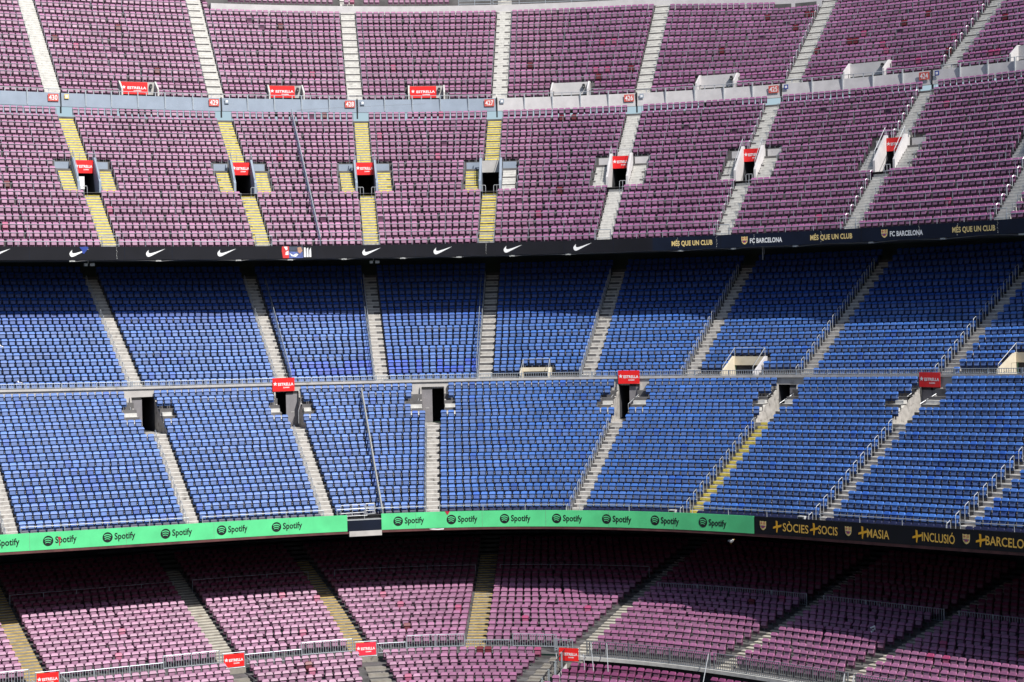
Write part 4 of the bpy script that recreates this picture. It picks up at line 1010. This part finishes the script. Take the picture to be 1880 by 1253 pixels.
# portals at the foot of the rear blue tier
for i, (a, b, mm) in enumerate(PB):
    t = (a + b) / 2; hw = (b - a) / 2 - .1; L = Loc(MAIN, t, 0.05, TB.z(0, t)); big_ = i > 0
    root = empty('entrance_portal', tuple(L(0, 0, 0)), f'cream painted entrance portal at the foot of the rear blue tier, {DNm[i]} from the left', 'portal', 'cream portals of the rear blue tier')
    dm = mm * TB.tw - .1; zt = TB.rs * mm + .12
    for s in (-1, 1):
        u = s * hw; g = MB()
        poly = [L(u, 0, 0), L(u, dm, 0), L(u, dm, zt + .02), L(u, dm - .25, zt + .02), L(u, 0, .55)] if big_ else [L(u, 0, 0), L(u, dm, 0), L(u, dm, zt), L(u, .5, zt), L(u, .2, .7)]
        g.prism(poly, L.u * .14 * s); g.build('side_wall', M['cream'] if s < 0 or not big_ else M['wallw'], root)
        g = MB(); g.path([L(u, .05, .4), L(u, .05, .95), L(u, dm - .1, zt + .62), L(u, dm - .1, zt)], .022); g.build('handrail', M['railw'], root)
    g = MB(); L.box(g, -hw, hw, dm - .15, dm + .05, zt - (.62 if big_ else .30), zt - .01); g.build('lintel', M['cream'], root)
    g = MB(); g.path([L(-hw, dm - .1, zt), L(-hw, dm - .1, zt + .62), L(hw, dm - .1, zt + .62), L(hw, dm - .1, zt)], .02); g.build('top_rail', M['railw'], root)
    g = MB(); L.box(g, -hw, hw, dm + .06, dm + .1, -1.5, zt); L.box(g, -hw, hw, .02, dm, -1.55, -1.5)
    for s in (-1, 1): g.quad([L(s * (hw - .01), 0, -1.5), L(s * (hw - .01), dm, -1.5), L(s * (hw - .01), dm, .1), L(s * (hw - .01), 0, .1)])
    g.build('passage', M['dark'], root)

# ---------------------------------------------------------------- lower tier entrances with banners
LB = [(-24.7, 1), (-13.75, 2), (-5.4, 3), (8.25, 4)]
for t, i in LB:
    m0 = -.9 if i < 4 else -2.2
    L = Loc(LOW, t, T1.d(m0), T1.z(m0, t)); hw = .62
    root = empty('lower_entrance', tuple(L(0, 0, -.8)), f'dark entrance under a concrete lintel in the lower burgundy tier, {DNm[i-1]} from the left', 'tunnel entrance', 'entrances of the lower tier')
    g = MB(); L.box(g, -hw - .1, hw + .1, -.15, .35, -.32, .02); g.build('lintel', M['stair_low'], root)
    g = MB(); L.box(g, -hw, hw, .36, .4, -2.2, -.3); L.box(g, hw, hw + .1, -2.2, .35, -1.9, -.3 if i < 3 else -.6); L.box(g, -hw - .05, hw, -2.6, .3, -1.45, -1.4); g.build('passage', M['dark'], root)
    g = MB()
    for s in (-1, 1): g.path([L(s * (hw + .06), -.12, -.9), L(s * (hw + .06), -.12, .96)], .03)
    g.path([L(-hw - .06, -.12, .06), L(hw + .06, -.12, .06)], .03); g.path([L(-hw - .06, -.12, .96), L(hw + .06, -.12, .96)], .02); g.build('banner_frame', M['rail'], root)
    g = MB()
    for s in (-1, 1): g.path([L(s * (hw + .25), 0, .55), L(s * (hw + .25) + .35, -.9, .2), L(s * (hw + .25) + .38, -.95, -.75)], .026)
    g.build('handrail', M['railw'], root)
    banner(L, -hw, hw, .12, .90, -.16, 'red' if i != 3 else 'redf', f'red beer banner with white star over the {DNm[i-1]} entrance of the lower tier')
# stairs going down from the lower entrances
for tb, te, i in ((-13.7, -13.76, 2), (-5.0, -4.8, 3)):
    A = dict(a=(tb, -2), b=(te, -9), hw=.75, tier=T1)
    g = MB()
    for m in range(-9, -2):
        for k in range(2):
            t = ac(A, m); L = Loc(LOW, t, T1.d(m) + k * .48, T1.z(m, t) + k * .096 - LOWDROP); L.box(g, -.62, .62, 0, .96 - k * .48, -.1, .01)
    root = empty('staircase', tuple(LOW.P(tb, T1.d(-9), T1.z(-9, tb))), f'worn pale stairs running down from the {DNm[i-1]} lower entrance', 'stairs', 'stairs below the lower entrances'); g.build('step', M['stair_low'], root)
# big descending staircase with dark railing between lowest rows and sunken rows
A = dict(a=(7.4, -1), b=(6.4, -6.4), hw=.62, tier=T1)
g = MB()
for m in range(-9, -1):
    for k in range(2):
        t = ac(A, m); L = Loc(LOW, t, T1.d(m) + k * .48, T1.z(m, t) + k * .096 - LOWDROP); L.box(g, -.55, .60, 0, .96 - k * .48, -.1, .01)
root = empty('staircase', tuple(LOW.P(6.4, T1.d(-9), T1.z(-9, 6.4))), 'concrete stairs with a dark railing descending to the left of the fourth banner', 'stairs'); g.build('step', M['stair_low'], root)
root = empty('dark_railing', tuple(LOW.P(7.2, T1.d(-4), T1.z(-4, 7))), 'dark slanting railing on pale posts along the descending stairs near the fourth banner', 'railing')
pa = LOW.P(8.05, T1.d(-1.6), T1.z(-1.6, 8) + .0); pb = LOW.P(7.0, T1.d(-8.5), T1.z(-8.5, 7) - .9)
g = MB(); g.tube(pa + (0, 0, .95), pb + (0, 0, .95), .028); g.tube(pa + (0, 0, .1), pb + (0, 0, .1), .035)
for k in range(26): p = pa + (pb - pa) * k / 25; g.tube(p + (0, 0, .1), p + (0, 0, .95), .012, 4)
g.build('rail', M['lamp'], root)
for k in range(7):
    p = pa + (pb - pa) * (k + .3) / 7; g = MB(); g.hexa([p + np.array(q) for q in ((-.06, -.05, -.3), (.06, -.05, -.3), (.06, .05, -.3), (-.06, .05, -.3), (-.06, -.05, 1.0), (.06, -.05, 1.0), (.06, .05, 1.0), (-.06, .05, 1.0))]); g.build('post', M['rail'], root)
g = MB(); g.quad([pa + (.12, 0, .1), pb + (.12, 0, .1), pb + (.12, 0, -1.6), pa + (.12, 0, -1.6)]); g.build('side_wall', M['wallw'], root)
# slanting handrails down to the sunken rows
for t, i, lab in ((9.3, 0, 'first'), (10.4, 1, 'second'), (26.9, 2, 'third'), (27.5, 3, 'fourth'), (17.6, 4, 'fifth')):
    L = Loc(LOW, t, T1.d(-1.45), T1.z(-1, t)); g = MB(); g.path([L(0, .25, .1), L(0, .2, .85), L(.15, 0, .88), L(1.0, -1.9, -.35), L(1.0, -1.9, -.7)], .026)
    tag(g.build('slanting_handrail', M['railw']), f'pale slanting handrail leading down from the right balustrade, {lab} of five', 'handrail', 'slanting handrails to the sunken rows')

# ---------------------------------------------------------------- poles with nets
def net_fence(tier, t_top, m_top, t_bot, m_bot, hgt, label, r, mt, net_h):
    a = tier.fr.P(t_top, tier.d(m_top), tier.z(m_top, t_top) + hgt); b = tier.fr.P(t_bot, tier.d(m_bot), tier.z(m_bot, t_bot) + hgt)
    root = empty('net_fence', tuple(b), label, 'net fence', 'net fences between blocks')
    g = MB(); g.tube(a, b, r, 6); g.build('pole', M[mt], root)
    g = MB()
    n = int(np.linalg.norm(a - b) / .16)
    for k in range(n):
        p = a + (b - a) * k / n; q = a + (b - a) * min(1, (k + 4) / n); o = np.array((0, 0, -net_h))
        g.tube(p, q + o, .006, 3); g.tube(q, p + o, .006, 3)
    g.build('net', M['net'], root)
    for k in range(5): g = MB(); p = a + (b - a) * k / 4; g.tube(p, p + (0, 0, -net_h), .018, 4); g.build('post', M['rail'], root)
net_fence(T3, -9.8, 17.2, -9.48, 0, .85, 'pale sloping pole with net across the burgundy block between signs 429 and 428', .05, 'rail', .8)
net_fence(TA, -7.52, 16.2, -7.80, 0, .95, 'weathered sloping pole with net across the front blue tier near the cabin', .06, 'pole', .85)
net_fence(TB, -12.35, 14.6, -12.45, .3, .95, 'blue-grey sloping pole with net right of the second rear blue stairs', .03, 'rail', .9)
net_fence(TB, 1.1, 14.6, 1.1, .3, .95, 'thin sloping net rail left of the fourth rear blue stairs', .025, 'rail', .9)
net_fence(TB, -6.3, 14.6, -6.45, .3, .95, 'thin sloping net rail left of the third rear blue stairs', .02, 'rail', .9)
g = MB(); g.path([MAIN.P(t, 18.0 - q * .6, 16.2 + q * .3) for t, q in ((-9.4, 0), (-7, .5), (-4, 1.0), (-2, 1.2))], .008, 4)
tag(g.build('wire', M['cable']), 'thin dark wire stretched across the parapet wall right of sign 429', 'wire')

# ---------------------------------------------------------------- head of the top tier
mb = MB(); strip(mb, MAIN, rng_t(-13.2, 18.3, .9), lambda t: [(T4.d(13) - .0, T4.z(12, t)), (T4.d(13), T4.z(13, t) + .62), (T4.d(16), T4.z(13, t) + .62)])
mb.quad([MAIN.P(-13.2, T4.d(13), T4.z(12, -13.2)), MAIN.P(-13.2, T4.d(13), T4.z(13, -13.2) + .62), MAIN.P(-13.2, T4.d(16), T4.z(13, -13.2) + .62), MAIN.P(-13.2, T4.d(16), T4.z(12, -13.2))])
tag(mb.build('low_wall', M['wallw']), 'low pale wall behind the last seat row of the top tier', 'wall')
mb = MB(); strip(mb, MAIN, rng_t(-13.2, 18.3, .9), lambda t: [(T4.d(16.2), T4.z(13, t) + .3), (T4.d(16.2), T4.z(13, t) + 5.5)])
strip(mb, MAIN, rng_t(-42, -13.2, .9), lambda t: [(T4.d(17), T4.z(16, t)), (T4.d(17), T4.z(16, t) + 3)]); strip(mb, MAIN, rng_t(18.3, 48, .9), lambda t: [(T4.d(17), T4.z(16, t)), (T4.d(17), T4.z(16, t) + 3)])
tag(mb.build('concourse_wall', M['brick']), 'stained reddish concourse wall at the very top of the stand', 'wall')
for j, (a, b) in enumerate([(-.2, 1.4), (1.5, 9.2), (9.3, 17.4)]):
    g = MB(); zr = lambda t: T4.z(13, t) + .62
    for h in (.28, .56, .95): g.path([MAIN.P(t, T4.d(14.2), zr(t) + h) for t in rng_t(a, b, 1.2)], .03 if h < .9 else .022, 5)
    for t in rng_t(a, b, 1.3): g.tube(MAIN.P(t, T4.d(14.2), zr(t)), MAIN.P(t, T4.d(14.2), zr(t) + .95), .03, 5)
    tag(g.build('concourse_railing', M['rail']), f'grey pipe railing at the top of the stand, {ORD[j+1]} length from the left', 'railing', 'pipe railings at the top')
for j, t in enumerate((2.05, 9.65)):
    L = Loc(MAIN, t, T4.d(13.2), T4.z(13, t) + 1.32); g = MB(); L.box(g, -.4, .4, 0, .05, -.1, .5); root = empty('top_sign', tuple(L(0, 0, 0)), f'red plate over the top of the {["fifth", "sixth"][j]} top tier stairs, top edge', 'sign', 'red plates over the top stairs'); g.build('plate', M['signred'], root)
    g = MB(); text_on(g, str([427, 426][j]), lambda x, y: L(x, -.01, y), 0, .2, .6, .34, .03); g.build('digits', M['white'], root)

# ---------------------------------------------------------------- gulls
def gull(p, th, label, wings=False, sc_=1.0):
    root = empty('gull', tuple(p), label, 'bird', 'gulls')
    bm = bmesh.new(); bmesh.ops.create_uvsphere(bm, u_segments=14, v_segments=9, radius=1)
    for v in bm.verts:
        x, y, z = v.co; k = 1 - .45 * max(0, -x); v.co = Vector((x * .24, y * .10 * k, z * .105 * k + .19 + .05 * x))
    n0 = len(bm.verts); r = bmesh.ops.create_uvsphere(bm, u_segments=10, v_segments=7, radius=.062)
    for v in r['verts']: v.co += Vector((.235, 0, .335))
    r = bmesh.ops.create_cone(bm, cap_ends=True, segments=8, radius1=.075, radius2=.045, depth=.16)
    for v in r['verts']: v.co = Matrix.Rotation(.6, 3, 'Y') @ v.co + Vector((.195, 0, .27))
    bm.transform(Matrix.Scale(sc_, 4)); me = bpy.data.meshes.new('body'); bm.to_mesh(me); bm.free()
    for q in me.polygons: q.use_smooth = True
    me.materials.append(M['gull']); o = bpy.data.objects.new('body', me); COL.objects.link(o); o.parent = root
    g = MB(); g.prism([(.08, .10, .20), (.10, .105, .27), (-.10, .105, .26), (-.34, .02, .15), (-.14, .10, .14)], (0, .012, 0)); g.prism([(.08, -.10, .20), (.10, -.105, .27), (-.10, -.105, .26), (-.34, -.02, .15), (-.14, -.10, .14)], (0, -.012, 0))
    g.build('wing', M['gullg'], None, (0, 0, 0)).parent = root
    g = MB(); g.tube((.28, 0, .335), (.35, 0, .32), .016, 6); g.build('beak', M['beak'], None, (0, 0, 0)).parent = root
    g = MB(); g.tube((.0, .03, .10), (.0, .03, 0), .009, 4); g.tube((.0, -.03, .10), (.0, -.03, 0), .009, 4); g.build('leg', M['beak'], None, (0, 0, 0)).parent = root
    root.rotation_euler = (0, 0, th); return root
gull(MAIN.P(-31.46, TB.d(1) - .02, TB.z(1, -31.3) + .02), math.pi * .93, 'white gull standing before the second row of the rear blue tier at the left', sc_=1.0)
gull(MAIN.P(-31.98, TB.d(6) - .02, TB.z(6, -31.85) + .02), math.pi * .8, 'pale gull at the left edge among the rear blue seats')
gull(MAIN.P(29.75, DG - .02, -15.22), -1.1, 'white gull perched under the right end of the green board', sc_=.8)

# small odds and ends
for i, side in ((5, 'sixth'), (6, 'seventh')):
    A = AA[i]; t = ac(A, 0) - 1.15 / TA.S(ac(A, 0), 0); L = Loc(MAIN, t, -13.75, zG(t)); root = empty('equipment_box', tuple(L(0, 0, -.2)), f'small pale equipment box behind the lower board, left of the {side} blue stairs', 'box', 'equipment boxes behind the lower board')
    g = MB(); L.box(g, -.30, .22, 0, .3, -.2, .17); g.build('case', M['lightgrey'], root); g = MB(); L.box(g, -.25, .12, -.01, 0, .0, .12); g.build('front_glass', M['lamp'], root)
g = MB(); pl = bend(MAIN, -32.3, DG - .03, zGb(-32.3) - .42); poly_on(g, [(-.08, .10), (.04, .12), (.10, .0), (.03, -.1), (.02, -.42), (-.03, -.42), (-.02, -.08), (-.1, .0)], pl)
tag(g.build('torn_scrap', M['crestr']), 'small dark red scrap over the second logo lettering of the left green board', 'scrap')
g = MB(); pl = bend(MAIN, -2.35, DG - .0, zGb(-2.35) - HG - .08); poly_on(g, [(-.5, .03), (-.2, .05), (.1, .02), (.5, .05), (.48, -.03), (.1, -.05), (-.3, -.02)], pl)
tag(g.build('torn_paper', M['white']), 'thin white torn strip below the green board near its left end', 'scrap')
for t, m, tier, lab in ((-27.54, 5, TB, 'left'), ):
    pass
g = MB(); P0 = LOW.P(24.3, T1.d(6.2), T1.z(6, 24.3)); 
for k in range(5): g.tube(P0 + (rng.normal(0, .07), rng.normal(0, .05), .3 + .1 * k), P0 + (rng.normal(0, .07), rng.normal(0, .05), .4 + .1 * k), .06, 5)
tag(g.build('litter', M['white']), 'scrap of white litter caught among the seats of the right lower tier', 'litter')
print('objects', len(bpy.data.objects))
